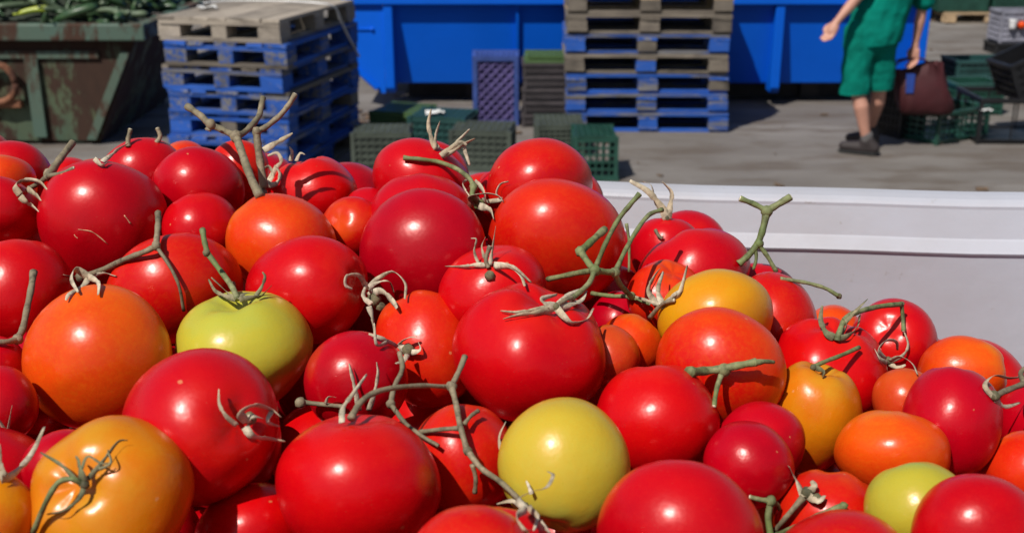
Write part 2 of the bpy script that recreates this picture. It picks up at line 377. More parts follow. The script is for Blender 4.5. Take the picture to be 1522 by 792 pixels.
# ---------------------------------------------------------------- green skip and courgettes
def skip():
    x0, x1, y0, y1 = -5.4, -2.525, 8.0, 9.75
    t = empty('rusty_skip', (-3.9, 8.8, 0)); ox, oy = -3.9, 8.8
    tag(t, 'rusty green steel skip heaped with courgettes at the left', 'skip')
    def B(mb, name, mat='skip', **k):
        mb.v = [(x-ox, y-oy, z) for x, y, z in mb.v]; return mb.build(name, M[mat], t, **k)
    # body: side plates as prisms (tapered ends)
    poly = [(x0+.45, .03), (x1-.42, .03), (x1-.10, .735), (x0+.1, .735)]
    for nm, ya, yb in (('front_wall', y0+.04, y0+.07), ('back_wall', y1-.07, y1-.04)):
        f = MB(); f.prism(poly, 'y', ya, yb); B(f, nm)
    for xs in ((x1-.42, x1-.10), (x0+.45, x0+.10)):
        f = MB(); sg = .03 if xs[0] > -4 else -.03
        f.prism([(xs[0], .03), (xs[0]-sg, .03), (xs[1]-sg, .735), (xs[1], .735)], 'y', y0+.072, y1-.072); B(f, 'end_wall')
    f = MB(); f.bbox(x0+.46, x1-.43, y0+.072, y1-.072, .0, .05); B(f, 'floor_plate')
    # rim channel, shadow gap and lower flange
    for nm, a in (('front_rim', (x0, x1, y0-.05, y0+.06)), ('back_rim', (x0, x1, y1-.06, y1+.05))):
        f = MB(); f.bbox(a[0], a[1], a[2], a[3], .742, .858); B(f, nm, 'skiprim', bevel=.012)
    for a, b_ in ((x0, x0+.1), (x1-.1, x1)):
        f = MB(); f.bbox(a, b_, y0+.062, y1-.062, .745, .855); B(f, 'end_rim', 'skiprim', bevel=.012)
    # raised frame on the face, stiffeners
    f = MB(); f.prism([(x1-.20, .66), (x1-.135, .66), (x1-.44, .04), (x1-.505, .04)], 'y', y0+.012, y0+.037); B(f, 'corner_strip', 'skiprim')
    f = MB(); f.bbox(x0+.3, x1-.36, y0+.018, y0+.036, .615, .665); B(f, 'stiffener', 'skiprim')
    for x in (-3.40, -4.3):
        f = MB(); f.bbox(x, x+.09, y0+.005, y0+.036, .06, .612); B(f, 'stiffener', 'skiprim')
    # lifting ring and trunnion
    f = MB(); pts = [(-3.60+.135*math.cos(a), y0-.03, .45+.135*math.sin(a)) for a in [i*math.pi/12 for i in range(25)]]
    f.tube(pts, [.026]*25, 8); B(f, 'lifting_ring', 'rust', smooth=True)
    f = MB(); f.bbox(-3.76, -3.45, y0-.03, y0+.034, .275, .325); B(f, 'lug_plate', 'rust', bevel=.008)
    # heap core, near-black to put the shade between courgettes into its colour
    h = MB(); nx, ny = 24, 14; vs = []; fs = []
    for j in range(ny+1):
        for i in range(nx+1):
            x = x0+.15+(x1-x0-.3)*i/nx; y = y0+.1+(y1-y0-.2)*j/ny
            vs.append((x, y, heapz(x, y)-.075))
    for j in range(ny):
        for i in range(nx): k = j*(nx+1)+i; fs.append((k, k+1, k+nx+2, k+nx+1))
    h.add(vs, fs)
    o = h.build('courgette_heap_inside', M['zucshade'], None, smooth=True); tag(o, 'dark mound inside the courgette heap in the rusty skip, coloured as shade', 'vegetables', None, 'stuff')
def heapz(x, y):
    u = min(1, max(0, (x+5.3)/2.75)); v_ = min(1, max(0, (y-8.05)/1.65))
    return .845+.34*(math.sin(math.pi*min(1, max(0, v_*.9+.04)))**.8)*min(1, (1-u)*3.2+.12)
skip()
def courgettes():
    rnd = random.Random(4); ms = []
    for k in range(5):
        bend = rnd.uniform(.0, .05); L = rnd.uniform(.22, .30); R0 = rnd.uniform(.021, .029); mb = MB(); pts = []; rr = []
        for i in range(12):
            s = i/11; pts.append((L*(s-.5), bend*math.sin(math.pi*s), .012*math.sin(3*s)))
            prof = min(1, s*7+.25)*min(1, (1-s)*6+.30)
            rr.append(R0*(.72+.35*s)*prof)
        mb.tube(pts, rr, 9)
        mb.tube([(-L*.5, 0, 0), (-L*.5-.03, .004, 0)], [R0*.32, R0*.38], 6)
        for nm in ('zuc0', 'zuc1'): ms.append(mb.mesh('courgette', M[nm], True))
        if k == 0: yel = mb.mesh('courgette', M['zucy'], True)
    spots = []
    for i in range(1400):
        if len(spots) >= 285: break
        x = rnd.uniform(-4.25, -2.66); y = rnd.uniform(8.06, 9.6)
        lay = 0 if len(spots) < 150 else 1
        if any((x-a)**2+(y-b_)**2 < .058**2 and l == lay for a, b_, l in spots): continue
        spots.append((x, y, lay))
        o = link('courgette', ms[rnd.randrange(len(ms))] if not 0 else None)
        o.location = (x, y, heapz(x, y)-.03+lay*.04+rnd.uniform(-.012, .02))
        o.rotation_euler = (rnd.uniform(0, 6.28), rnd.gauss(0, .28), rnd.gauss(.2, 1.0))
        s = rnd.uniform(.85, 1.2); o.scale = (s, s, s)
        tag(o, 'dark green courgette in the heap filling the rusty skip', 'courgette', 'courgettes heaped in the skip')
    o = link('courgette', yel); o.location = (-3.32, 8.10, .925); o.rotation_euler = (0, -.12, .15)
    tag(o, 'yellow green courgette lying at the front of the skip heap', 'courgette', 'courgettes heaped in the skip')
courgettes()

# ---------------------------------------------------------------- pallets
BOARD = {}
def board_mesh(d, mat, jag):
    key = (tuple(round(q, 3) for q in d), mat, jag)
    if key not in BOARD:
        r = random.Random(hash(key) % 9999); x, y, z = (k/2 for k in d)
        mb = MB(); n = 5; vs = []
        # long axis = local x (the grain runs along it)
        for i in range(n):
            s = -x+2*x*i/(n-1)
            for a, b_ in ((-1, -1), (1, -1), (1, 1), (-1, 1)):
                vs.append((s+(r.uniform(-.006, .006) if i in (0, n-1) else 0), a*y+r.uniform(-.002, .002), b_*z+r.uniform(-.0015, .0015)))
        fs = [(0, 3, 2, 1), ((n-1)*4, (n-1)*4+1, (n-1)*4+2, (n-1)*4+3)]
        for i in range(n-1):
            for k in range(4): fs.append((i*4+k, i*4+(k+1) % 4, (i+1)*4+(k+1) % 4, (i+1)*4+k))
        mb.add(vs, fs); BOARD[key] = mb.mesh('board', M[mat])
    return BOARD[key]
def pallet(loc, rz, mats, label, group, seed, wide=False, frame=False):
    """1.2 (local x) by 0.8 (local y) by 0.144 m pallet; mats = (main, odd one out)"""
    r = random.Random(seed); t = empty('pallet', loc, rz); tag(t, label, 'pallet', group)
    def pm(i=0): return mats[1] if r.random() < mats[2] else mats[0]
    def put(name, c, d, along='x'):
        dd = d if along == 'x' else (d[1], d[0], d[2])
        o = link(name, board_mesh(dd, pm(), r.randrange(2)), t)
        o.location = (c[0]+r.uniform(-.004, .004), c[1]+r.uniform(-.004, .004), c[2])
        o.rotation_euler = (0, 0, (0 if along == 'x' else math.pi/2)+r.uniform(-.006, .006))
    for i, (y, wd) in enumerate(((-.3275, .145), (-.19, .10), (0, .145), (.19, .10), (.3275, .145)) if not wide else ((-.343, .113), (-.2265, .110), (-.111, .111), (.004, .110), (.119, .112), (.2335, .109), (.345, .108))):
        put('deck_board', (0, y, .1325), (1.2, wd, .0215))
    for x in (-.5275, 0, .5275): put('stringer_board', (x, 0, .1105), (.145, .797, .0215), 'y')
    for x in (-.5275, 0, .5275):
        for y in (-.3275, 0, .3275):
            put('block', (x, y, .0605), (.142, .098 if y == 0 else .142, .0775))
    for y in (-.3275, 0, .3275): put('bottom_board', (0, y, .0105), (.99 if frame else 1.198, .10, .0205))
    if frame:
        for x in (-.55, .55): put('bottom_board', (x, 0, .0105), (.10, .796, .0205), 'y')
NUMW = ['bottom', 'second', 'third', 'fourth', 'fifth', 'sixth', 'seventh', 'eighth']
rp = random.Random(12)
# left stack: narrow end to the camera
th = rad(13.6); fx, fy = math.cos(th), -math.sin(th); sx, sy = math.sin(th), math.cos(th)
cx, cy = -2.13+.4*fx+.6*sx, 7.02+.4*fy+.6*sy
for k in range(7):
    mats = ('woodpale', 'woodtan', .06) if k == 6 else (('blue', 'wood', .04) if k in (5, 1, 3) else ('blue', 'wood', .12))
    pallet((cx+rp.uniform(-.015, .015), cy+rp.uniform(-.02, .02), k*.1455), math.pi/2-th+rp.uniform(-.02, .02), mats,
           'bare grey wooden pallet topmost of the left stack' if k == 6 else 'worn blue pallet, %s from the ground in the left stack' % NUMW[k], 'pallets of the left stack', 40+k, k == 6, True)
# right stack: long side to the camera
for k in range(9):
    mats = {0: ('blue', 'wood', .04), 1: ('blue', 'wood', .12), 2: ('blue', 'wood', .05), 3: ('wood', 'blue', .15), 4: ('blue', 'wood', .4), 5: ('wood', 'woodtan', .1), 6: ('wood', 'woodtan', .3), 7: ('wood', 'blue', .3), 8: ('wood', 'woodtan', .2)}[k]
    pallet((1.03+rp.uniform(-.02, .02)-k*.006, 8.84+rp.uniform(-.015, .015), k*.1455), rp.uniform(-.02, .02)-.01, mats,
           '%s pallet, %s from the ground in the right stack' % ('worn blue' if mats[0] == 'blue' else 'weathered grey', (NUMW+['ninth'])[k]), 'pallets of the right stack', 70+k)
# far pallet under green crates
pallet((6.25, 15.6, 0), .03, ('woodtan', 'wood', .2), 'bare light wooden pallet under green crates at far right', None, 99)
# strap and scraps
STRAP = [(-2.05, 7.62, 1.03), (-1.95, 7.75, 1.03), (-1.80, 7.80, 1.028), (-1.55, 7.76, 1.028), (-1.32, 7.62, 1.03), (-1.215, 7.66, 1.0), (-1.185, 7.74, .89), (-1.150, 7.86, .76), (-1.12, 7.98, .655), (-1.115, 8.0, .63)]
STRAP = [(a+.06, b_-.08, c_+.012) for a, b_, c_ in STRAP]
s = MB(); s.tube(smooth_path(STRAP, 5), [.015]*(5*(len(STRAP)-1)+1), 6, flat=.35, up=Vector((0, 0, 1)))
tag(s.build('strap', M['white'], None, True), 'loose white strapping band hanging over the left pallet stack', 'strap')
def scrap(loc, size, rz, label, mat='paper', name='paper_scrap'):
    r = random.Random(int(abs(loc[0])*1000)); mb = MB(); n = 5; vs = []
    for j in range(n):
        for i in range(n):
            a, b_ = (i/(n-1)-.5), (j/(n-1)-.5)
            vs.append((a*size*(1+r.uniform(-.15, .15)), b_*size*.7, .006+size*.18*r.random()))
    m2 = len(vs); vs += [(x, y, z-.003) for x, y, z in vs]; fs = []
    for j in range(n-1):
        for i in range(n-1):
            k = j*n+i; fs.append((k, k+1, k+n+1, k+n)); fs.append((m2+k, m2+k+n, m2+k+n+1, m2+k+1))
    mb.add(vs, fs); o = mb.build(name, M[mat], None, True); o.location = loc; o.rotation_euler = (0, 0, rz); tag(o, label, 'scrap')
scrap((-1.92, 7.34, 1.022), .12, .3, 'white paper scrap on the top left pallet')

rd = random.Random(31); mb = MB()
for k in range(420):
    if k < 300: x, y = rd.gauss(-1.0, .32), rd.gauss(8.75, .34)
    else: x, y = rd.uniform(-1.5, 5), rd.uniform(5.2, 13)
    sz = rd.uniform(.008, .035); a = rd.uniform(0, 3.14)
    if y > 9.35 and k < 300: continue
    M3 = Matrix.Rotation(a, 3, 'Z') @ Matrix.Rotation(rd.uniform(-.3, .3), 3, 'X')
    mb.box((x, y, .008+sz*.1), (sz*2, sz, sz*.35), M3)
M['debris'] = plain_noise_mat('debris_brown', (.16, .10, .06), (.07, .05, .035), 30, .9)
tag(mb.build('ground_litter', M['debris']), 'brown vegetable litter strewn on the yard', 'litter', None, 'stuff')

# ---------------------------------------------------------------- plastic crates
def crate_mesh(w_, d, h, mat, nx=8, nz=5, diag=False, solid=True):
    """parts of an open lattice crate, base at z 0: (name, mesh) list"""
    out = []; b = .010
    def lattice(L, Hh, n, k):
        bars = [(-L/2+L*i/n, None) for i in range(n+1)]
        return bars
    # base
    mb = MB(); mb.bbox(-w_/2+.011, w_/2-.011, -d/2+.011, d/2-.011, .018, .024)
    for i in range(nx+1):
        x = -w_/2+.02+(w_-.04)*i/nx; mb.bbox(x-.006, x+.006, -d/2+.012, d/2-.012, .002, .0175)
    for j in range(max(3, int(nx*d/w_))+1):
        y = -d/2+.02+(d-.04)*j/max(3, int(nx*d/w_)); mb.bbox(-w_/2+.012, w_/2-.012, y-.006, y+.006, 0, .0165)
    if diag:
        for i in range(-nx, nx+1):
            for sg in (1, -1):
                c0 = i*w_*1.6/nx; pts = []
                # clip a 45 degree bar to the base rectangle
                for t_ in np.linspace(-1.2, 1.2, 97):
                    x = c0+sg*t_*d; y = t_*d
                    if abs(x) < w_/2-.02 and abs(y) < d/2-.02: pts.append((x, y))
                if len(pts) > 2:
                    (xa, ya), (xb, yb) = pts[0], pts[-1]; mb.tube([(xa, ya, -.006), (xb, yb, -.006)], [.009, .009], 4)
    out.append(('base', mb))
    for ax, L, off in (('x', w_, -d/2), ('x', w_, d/2), ('y', d, -w_/2), ('y', d, w_/2)):
        mb = MB(); n = max(3, int(round(nx*L/w_))); sgn = 1 if off > 0 else -1
        def bar(a0, a1, z0, z1, t0, t1):
            lo, hi = sorted((off-sgn*t0, off-sgn*t1))
            if ax == 'x': mb.bbox(a0, a1, lo, hi, z0, z1)
            else: mb.bbox(lo, hi, a0, a1, z0, z1)
        e = L/2-.012
        for i in range(1, n):
            x = -e+2*e*i/n; bar(x-.005, x+.005, .03, h-.03, .0025, .0085)
        for k in range(nz+1):
            z = .03+(h-.06)*k/nz; bar(-e, e, z-.006, z+.006, .0005, .0110)
        if solid: bar(-e, e, .026, h-.025, .0118, .0140)
        out.append(('side_panel', mb))
    mb = MB()
    for sx_ in (-1, 1):
        for sy_ in (-1, 1): mb = MB(); mb.box((sx_*(w_/2-.011), sy_*(d/2-.011), h/2), (.026, .026, h-.004)); out.append(('corner_post', mb))
    if diag:
        mb = MB()
        for sg in (-1, 1):
            mb.bbox(-w_/2, w_/2, sg*(d/2-.018)-.018, sg*(d/2-.018)+.018, -.024, -.001); mb.bbox(sg*(w_/2-.018)-.018, sg*(w_/2-.018)+.018, -d/2+.0350, d/2-.0350, -.0235, -.001)
        out.append(('base_frame', mb))
    mb = MB()
    for sg in (-1, 1):
        mb.bbox(-w_/2-.008, w_/2+.008, sg*(d/2-.004)-.012, sg*(d/2-.004)+.012, h-.024, h)
        mb.bbox(sg*(w_/2-.004)-.012, sg*(w_/2-.004)+.012, -d/2+.0085, d/2-.0085, h-.0235, h-.0005)
    out.append(('rim', mb))
    return [(n_, q.mesh(n_, M[mat])) for n_, q in out]
CR = {}
def crate(loc, size, mat, rot, label, group=None, nx=8, nz=5, diag=False, basemat=None, solid=True):
    key = (size, mat, nx, nz, diag, solid)
    if key not in CR: CR[key] = crate_mesh(*size, mat, nx, nz, diag, solid)
    t = empty('plastic_crate', loc); t.rotation_euler = rot; tag(t, label, 'crate', group)
    for nm, me in CR[key]:
        if nm == 'base' and basemat:
            me = me.copy(); me.materials[0] = M[basemat]
        link(nm, me, t)
    return t
PI = math.pi
# crate standing on end, base towards the camera
crate((-.125, 8.72, .265), (.35, .53, .27), 'p_blue', (-PI/2, 0, 0), 'blue plastic crate with purple lattice base standing on end', None, 8, 3, True, 'p_purple')
for k in range(5):
    crate((.25+(.004 if k % 2 else -.004), 8.80, k*.098), (.335, .33, .098), 'p_dark', (0, 0, .01*(k-2)), 'brown grey crate, %s from the ground in the small stack between blue crate and pallets' % NUMW[k], 'small stack of brown grey crates', 8, 2)
crate((.255, 8.80, .545), (.31, .32, .055), 'p_leaf', (PI, 0, 0), 'shallow green crate upside down on the brown grey crate stack', None, 8, 1)
crate((-.80, 8.35, .21), (.36, .40, .21), 'p_leaf', (PI, 0, -.35), 'light green upturned crate in front of the blue container', None)
crate((-.84, 7.30, .275), (.38, .30, .275), 'p_olive', (PI, 0, .03), 'grey olive upturned crate nearest the left pallet stack', None)
crate((-.47, 7.74, .29), (.40, .36, .29), 'p_teal', (PI, 0, -.22), 'dark teal upturned crate with white scrap on it', None)
crate((-.19, 7.40, .27), (.40, .34, .27), 'p_olive', (PI, 0, -.1), 'grey green upturned crate behind the dry sepals', None)
crate((.33, 7.88, .215), (.34, .42, .215), 'p_olive', (PI, 0, .02), 'grey green upturned crate beside the shiny green one', None)
crate((.525, 7.19, .285), (.275, .40, .285), 'p_green', (PI, 0, .0), 'shiny dark green upturned crate nearest the bin rim', None, 6, 5, solid=False)
scrap((-.52, 7.66, .293), .12, .2, 'white paper scrap on the dark teal crate')
# right hand group
crate((3.16, 8.30, 0), (.56, .38, .235), 'p_green', (0, 0, .56), 'dark green crate standing below the red bag', None, 9, 4, solid=False)
crate((2.86, 8.42, 0), (.26, .34, .42), 'p_black', (0, 0, .5), 'tall crate behind the walking person, black for the shadow there', None, 6, 6)  # box shape whose black also stands in for the shadow the person casts
crate((3.72, 9.25, 0), (.40, .34, .26), 'p_green', (0, 0, .1), 'green crate behind the crate under the red bag', None)
crate((4.12, 10.2, .0), (.48, .36, .30), 'p_teal', (0, 0, .05), 'teal green crate left of the black tilted crate', None)
crate((4.55, 10.3, .0), (.46, .36, .24), 'p_teal', (0, 0, .02), 'teal green crate partly behind the black tilted crate', None)
crate((3.68, 8.28, 0), (.70, .50, .33), 'p_black', (0, 0, -.03), 'large black open crate at the right edge', None, 3, 1, solid=False)
crate((3.84, 8.34, .36), (.44, .34, .30), 'p_black', (0, -.42, .1), 'tilted black crate on top of the large black one', None, 7, 4)
crate((5.42, 12.6, .0), (.40, .34, .12), 'p_black', (0, 0, 0), 'shallow black crate under the grey crate', None, 6, 1)
crate((5.42, 12.6, .125), (.36, .34, .34), 'p_grey', (0, 0, 0), 'grey lattice crate standing at the far right', None, 6, 5)
for (x, y, k, lab) in ((5.90, 15.5, 0, 'left'), (6.62, 15.5, 0, 'middle'), (7.3, 15.5, 0, 'right')):
    crate((x, y, .147), (.66, .46, .26), 'p_green', (0, 0, .03), '%s of the lower green crates on the far wooden pallet' % lab, 'green crates on the far pallet', 9, 4)
    crate((x, y, .41), (.66, .46, .26), 'p_green', (0, 0, .03), '%s of the upper green crates on the far wooden pallet' % lab, 'green crates on the far pallet', 9, 4)
crate((5.25, 15.7, 0), (.5, .4, .40), 'p_green', (0, 0, .1), 'green crate standing left of the far wooden pallet', None, 8, 6)
scrap((3.36, 8.03, .24), .08, .3, 'small white scrap beside the black open crate')
for x, mt, nm, lab in ((5.29, 'white', 'white_glint', 'small white thing for a sun glint in the grey crate'), (5.385, 'woodtan', 'orange_glint', 'small orange thing for a glint in the grey crate')):  # cup and ball shapes added to stand for two glints
    mb = MB()
    if nm == 'white_glint':
        mb.tube([(0, 0, 0), (0, 0, .02), (0, 0, .09), (0, 0, .10)], [.030, .034, .042, .044], 12)
    else: mb.ball((0, 0, .042), .042, None, 12)
    o = mb.build(nm, M['O'] if mt == 'woodtan' else M['white'], None, True); o.location = (x+.06, 12.40, .28); tag(o, lab, nm.split('_')[1])

# ---------------------------------------------------------------- person
def capsule(bm, a, b_, ra, rb, sq=None):
    a, b_ = Vector(a), Vector(b_)
    ax = (b_-a); L = ax.length; q = ax.to_track_quat('Z', 'Y') if L > 1e-6 else Quaternion()
    mb = MB(); pts = []; rr = []
    steps = 6
    for i in range(steps+1):
        s = i/steps; an = -math.pi/2+s*math.pi/2; pts.append(a+(ax.normalized() if L > 1e-6 else Vector((0, 0, 1)))*ra*math.sin(an)); rr.append(max(.0004, ra*math.cos(an)))
    for i in range(1, steps+1):
        s = i/steps; an = s*math.pi/2; pts.append(b_+(ax.normalized() if L > 1e-6 else Vector((0, 0, 1)))*rb*math.sin(an)); rr.append(max(.0004, rb*math.cos(an)))
    mb.tube(pts, rr, 14)
    if sq:
        c = (a+b_)/2; mb.v = [(c.x+(p[0]-c.x)*sq[0], c.y+(p[1]-c.y)*sq[1], c.z+(p[2]-c.z)*sq[2]) for p in mb.v]
    bm.v_, bm.f_ = None, None
    return mb
class Body:
    def __init__(s): s.m = MB(); s.v_ = s.f_ = None
    def cap(s, a, b_, ra, rb, sq=None):
        q = capsule(s, a, b_, ra, rb, sq); s.m.add(q.v, q.f)
    def build(s, name, mat, parent, voxel, smooth=4, wrinkle=0):
        me = s.m.mesh(name, None); o = bpy.data.objects.new(name, me); col.objects.link(o)
        r = o.modifiers.new('r', 'REMESH'); r.mode = 'VOXEL'; r.voxel_size = voxel; r.use_smooth_shade = True
        sm = o.modifiers.new('s', 'SMOOTH'); sm.iterations = smooth; sm.factor = .5
        if wrinkle:
            tx = bpy.data.textures.new('folds', 'CLOUDS'); tx.noise_scale = .12
            dm = o.modifiers.new('d', 'DISPLACE'); dm.texture = tx; dm.strength = wrinkle; dm.texture_coords = 'GLOBAL'
        dg = bpy.context.evaluated_depsgraph_get(); me2 = bpy.data.meshes.new_from_object(o.evaluated_get(dg))
        bpy.data.objects.remove(o); me2.name = name; me2.materials.clear(); me2.materials.append(M[mat])
        me2.polygons.foreach_set('use_smooth', [True]*len(me2.polygons))
        return link(name, me2, parent)
def person():
    t = empty('person', (-.04, 0, 0)); tag(t, 'person in green shirt and shorts walking away with a red bag', 'person')
    V = Vector
    pel, ch, nk, hd = V((2.47, 7.83, .86)), V((2.58, 7.82, 1.18)), V((2.635, 7.81, 1.43)), V((2.64, 7.795, 1.585))
    shL, shR = V((2.455, 7.80, 1.345)), V((2.80, 7.85, 1.30))
    elL, wrL, haL = V((2.325, 7.69, 1.08)), V((2.175, 7.63, .915)), V((2.13, 7.61, .845))
    elR, wrR, haR = V((2.815, 7.885, .99)), V((2.80, 7.90, .73)), V((2.805, 7.905, .645))
    hpL, knL, anL = V((2.385, 7.81, .82)), V((2.385, 7.75, .45)), V((2.475, 7.72, .10))
    hpR, knR, anR = V((2.555, 7.85, .82)), V((2.565, 7.83, .45)), V((2.575, 7.98, .135))
    b = Body()
    b.cap(pel, ch, .125, .14); b.cap(ch, V((2.62, 7.815, 1.32)), .14, .11); b.cap(shL, shR, .062, .062); b.cap(V((2.62, 7.815, 1.34)), nk, .062, .052)
    b.cap(nk, hd, .052, .055)
    b.cap(hd+V((0, 0, -.03)), hd+V((0, 0, .035)), .072, .085); b.cap(hd+V((-.02, .055, -.07)), hd+V((-.02, .05, .0)), .035, .05)   # skull, jaw
    b.cap(hd+V((-.035, .10, -.02)), hd+V((-.035, .085, .015)), .014, .010)                                                        # nose
    for sg in (-1, 1): b.cap(hd+V((sg*.082, .0, -.02)), hd+V((sg*.085, -.004, .015)), .014, .017)                                  # ears
    for a, e, w_, h, dr in ((shL, elL, wrL, haL, V((-.5, -.25, -.85))), (shR, elR, wrR, haR, V((.05, .05, -1)))):
        b.cap(a, e, .046, .036); b.cap(e, w_.lerp(e, .6), .036, .037); b.cap(w_.lerp(e, .6), w_, .037, .023)
        dr = dr.normalized(); side = V((.75, -.6, -.1)) if a is shL else V((.6, -.8, 0)); side = (side-dr*side.dot(dr)).normalized()
        palm = w_+dr*.075; b.cap(w_, palm, .026, .028)
        b.cap(palm-side*.018-dr*.03, palm-side*.02, .02, .018); b.cap(palm+side*.018-dr*.03, palm+side*.02, .02, .018)
        nn = dr.cross(side)
        for k, (of, ln) in enumerate(((-.030, .062), (-.010, .075), (.011, .070), (.031, .052))):
            k1 = palm+side*of+dr*(.018+ln*.45)+nn*.006; k2 = k1+dr*ln*.45+nn*(.020 if a is shL else .045)
            b.cap(palm+side*of, k1, .0098, .009); b.cap(k1, k2, .009, .0075)
        th0 = palm-dr*.05-side*.022; th1 = th0-side*.030+dr*.035; b.cap(th0, th1, .0125, .011); b.cap(th1, th1+dr*.03+side*.006+nn*.01, .011, .009)
    for h, k, a in ((hpL, knL, anL), (hpR, knR, anR)):
        b.cap(h, k, .078, .050); b.cap(k, k.lerp(a, .33)+V((0, -.022, 0)), .048, .052); b.cap(k.lerp(a, .33)+V((0, -.022, 0)), a, .052, .031)
    b.cap(anL, V((2.46, 7.73, .06)), .034, .026); b.cap(anR, V((2.57, 7.99, .08)), .034, .026)
    b.build('body', 'skin', t, .0075, 3)
    hr = Body(); hr.cap(hd+V((0, -.022, -.03)), hd+V((0, -.012, .05)), .078, .09); hr.cap(hd+V((0, .03, .06)), hd+V((0, -.02, .06)), .07, .08); hr.build('hair', 'hair', t, .012, 3, .01)
    for sg in (-1, 1):
        e = MB(); e.ball(hd+V((-.035+sg*.030, .087, .012)), .011); e.build('eye', M['white'], t, True)
    e = MB(); e.tube([hd+V((-.062, .088, -.062)), hd+V((-.035, .094, -.064)), hd+V((-.008, .088, -.062))], [.004, .006, .004], 6); e.build('mouth', M['bagred'], t, True)
    s = Body()
    s.cap(V((2.485, 7.83, .79)), V((2.535, 7.82, 1.0)), .195, .172, (1, .80, 1)); s.cap(V((2.535, 7.82, .98)), V((2.60, 7.82, 1.24)), .172, .165, (1, .80, 1))
    s.cap(V((2.60, 7.82, 1.22)), V((2.625, 7.82, 1.33)), .15, .10); s.cap(shL, shR, .078, .078)
    s.cap(shL, shL.lerp(elL, .78), .080, .078); s.cap(shR, shR.lerp(elR, .85), .080, .082)
    o = s.build('shirt', 'shirt', t, .010, 5, .030)
    # trim the rounded ends: hem and sleeves cut flat
    def cut(ob, co, no):
        bm = bmesh.new(); bm.from_mesh(ob.data)
        bmesh.ops.bisect_plane(bm, geom=bm.verts[:]+bm.edges[:]+bm.faces[:], plane_co=co, plane_no=no, clear_outer=True)
        bm.to_mesh(ob.data); bm.free()
    cut(o, V((2.49, 7.82, .745)), V((.12, 0, -1)))
    p = Body()
    p.cap(V((2.47, 7.83, .90)), V((2.47, 7.83, .80)), .158, .172, (1, .84, 1))
    p.cap(hpL+V((0, 0, .0)), V((2.375, 7.76, .34)), .108, .100); p.cap(hpR, V((2.565, 7.84, .34)), .106, .096)
    o = p.build('shorts', 'shorts', t, .010, 5, .036); cut(o, V((2.47, 7.8, .425)), V((0.08, 0, -1)))
    for an, to, he in ((anL, V((2.345, 7.80, .045)), V((2.525, 7.70, .05))), (anR, V((2.47, 8.09, .04)), V((2.60, 7.955, .075)))):
        f = Body(); f.cap(he, he.lerp(to, .55), .042, .043); f.cap(he.lerp(to, .5), to, .045, .034); f.cap(an+V((0, 0, .01)), he.lerp(to, .3), .043, .046); f.cap(an+V((0, 0, .01)), he, .043, .042)
        o = f.build('shoe', 'shoe', t, .009, 3); 
        sl = MB(); dv = (to-he); pts = [he-dv.normalized()*.04, he, he.lerp(to, .5), to, to+dv.normalized()*.035]; sl.tube([q-V((0, 0, .033 if q.z < .06 else .04)) for q in pts], [.030, .046, .046, .045, .022], 10, flat=.22, up=V((0, 0, 1))); sl.build('sole', M['sole'], o, True)
        k = Body(); k.cap(an+V((0, 0, .0)), an+V((0, 0, .03)), .043, .044); k.build('sock', 'sock', t, .010, 2)
    return haR
hand = person()
# red carrier bag hanging from the right hand
def bag():
    t = empty('carrier_bag', (2.82, 7.96, .24)); tag(t, 'dark red carrier bag with a blue patch held in the right hand', 'bag')
    def ring(z, w_, d, ox, n=20, r=None):
        return [(ox+w_/2*math.copysign(abs(math.cos(a))**.55, math.cos(a)), d/2*math.copysign(abs(math.sin(a))**.55, math.sin(a)), z) for a in [2*math.pi*k/n for k in range(n)]]
    r = random.Random(2); mb = MB(); rings = []
    prof = [(0, .33, .13, .085), (.03, .38, .17, .078), (.10, .375, .19, .060), (.18, .36, .17, .04), (.26, .345, .12, .018), (.335, .33, .07, .0)]
    vs = []; n = 28
    for z, w_, d, ox in prof:
        for p in ring(z, w_, d, ox, n): vs.append((p[0]+r.uniform(-.012, .012), p[1]+r.uniform(-.016, .016), p[2]+(.03*math.sin(p[0]*14) if z > .3 else 0)))
    k = len(vs)
    for z, w_, d, ox in prof[::-1]:
        for p in ring(max(z, .006), w_-.012, d-.012, ox, n): vs.append((p[0], p[1], p[2]+(.03*math.sin(p[0]*14) if z > .3 else 0)))
    R_ = 2*len(prof); fs = []
    for i in range(R_-1):
        for q in range(n): fs.append((i*n+q, i*n+(q+1) % n, (i+1)*n+(q+1) % n, (i+1)*n+q))
    fs.append(tuple(range(n))[::-1]); fs.append(tuple(range((R_-1)*n, R_*n)))
    mb.add(vs, fs); mb.build('bag_body', M['bagred'], t, True)
    hx = hand.x-.04-2.82
    for sy_ in (-.035, .035):
        h = MB(); h.tube(smooth_path([(hx-.13, sy_, .32), (hx-.09, sy_*.8, .365), (hx-.02, sy_*.3-.05, .392), (hx+.03, sy_*.3-.05, .392), (hx+.10, sy_*.8, .37), (hx+.14, sy_, .32)], 5), [.011]*26, 6, flat=.5); h.build('handle', M['bagred'], t, True)
    pch = MB(); pch.add([(-.10, -.098, .16), (-.05, -.100, .16), (-.045, -.082, .29), (-.105, -.080, .29), (-.10, -.090, .16), (-.05, -.092, .16), (-.045, -.074, .29), (-.105, -.072, .29)],
        [(0, 1, 2, 3), (7, 6, 5, 4), (0, 4, 5, 1), (1, 5, 6, 2), (2, 6, 7, 3), (3, 7, 4, 0)]); pch.build('patch', M['bagblue'], t)
bag()

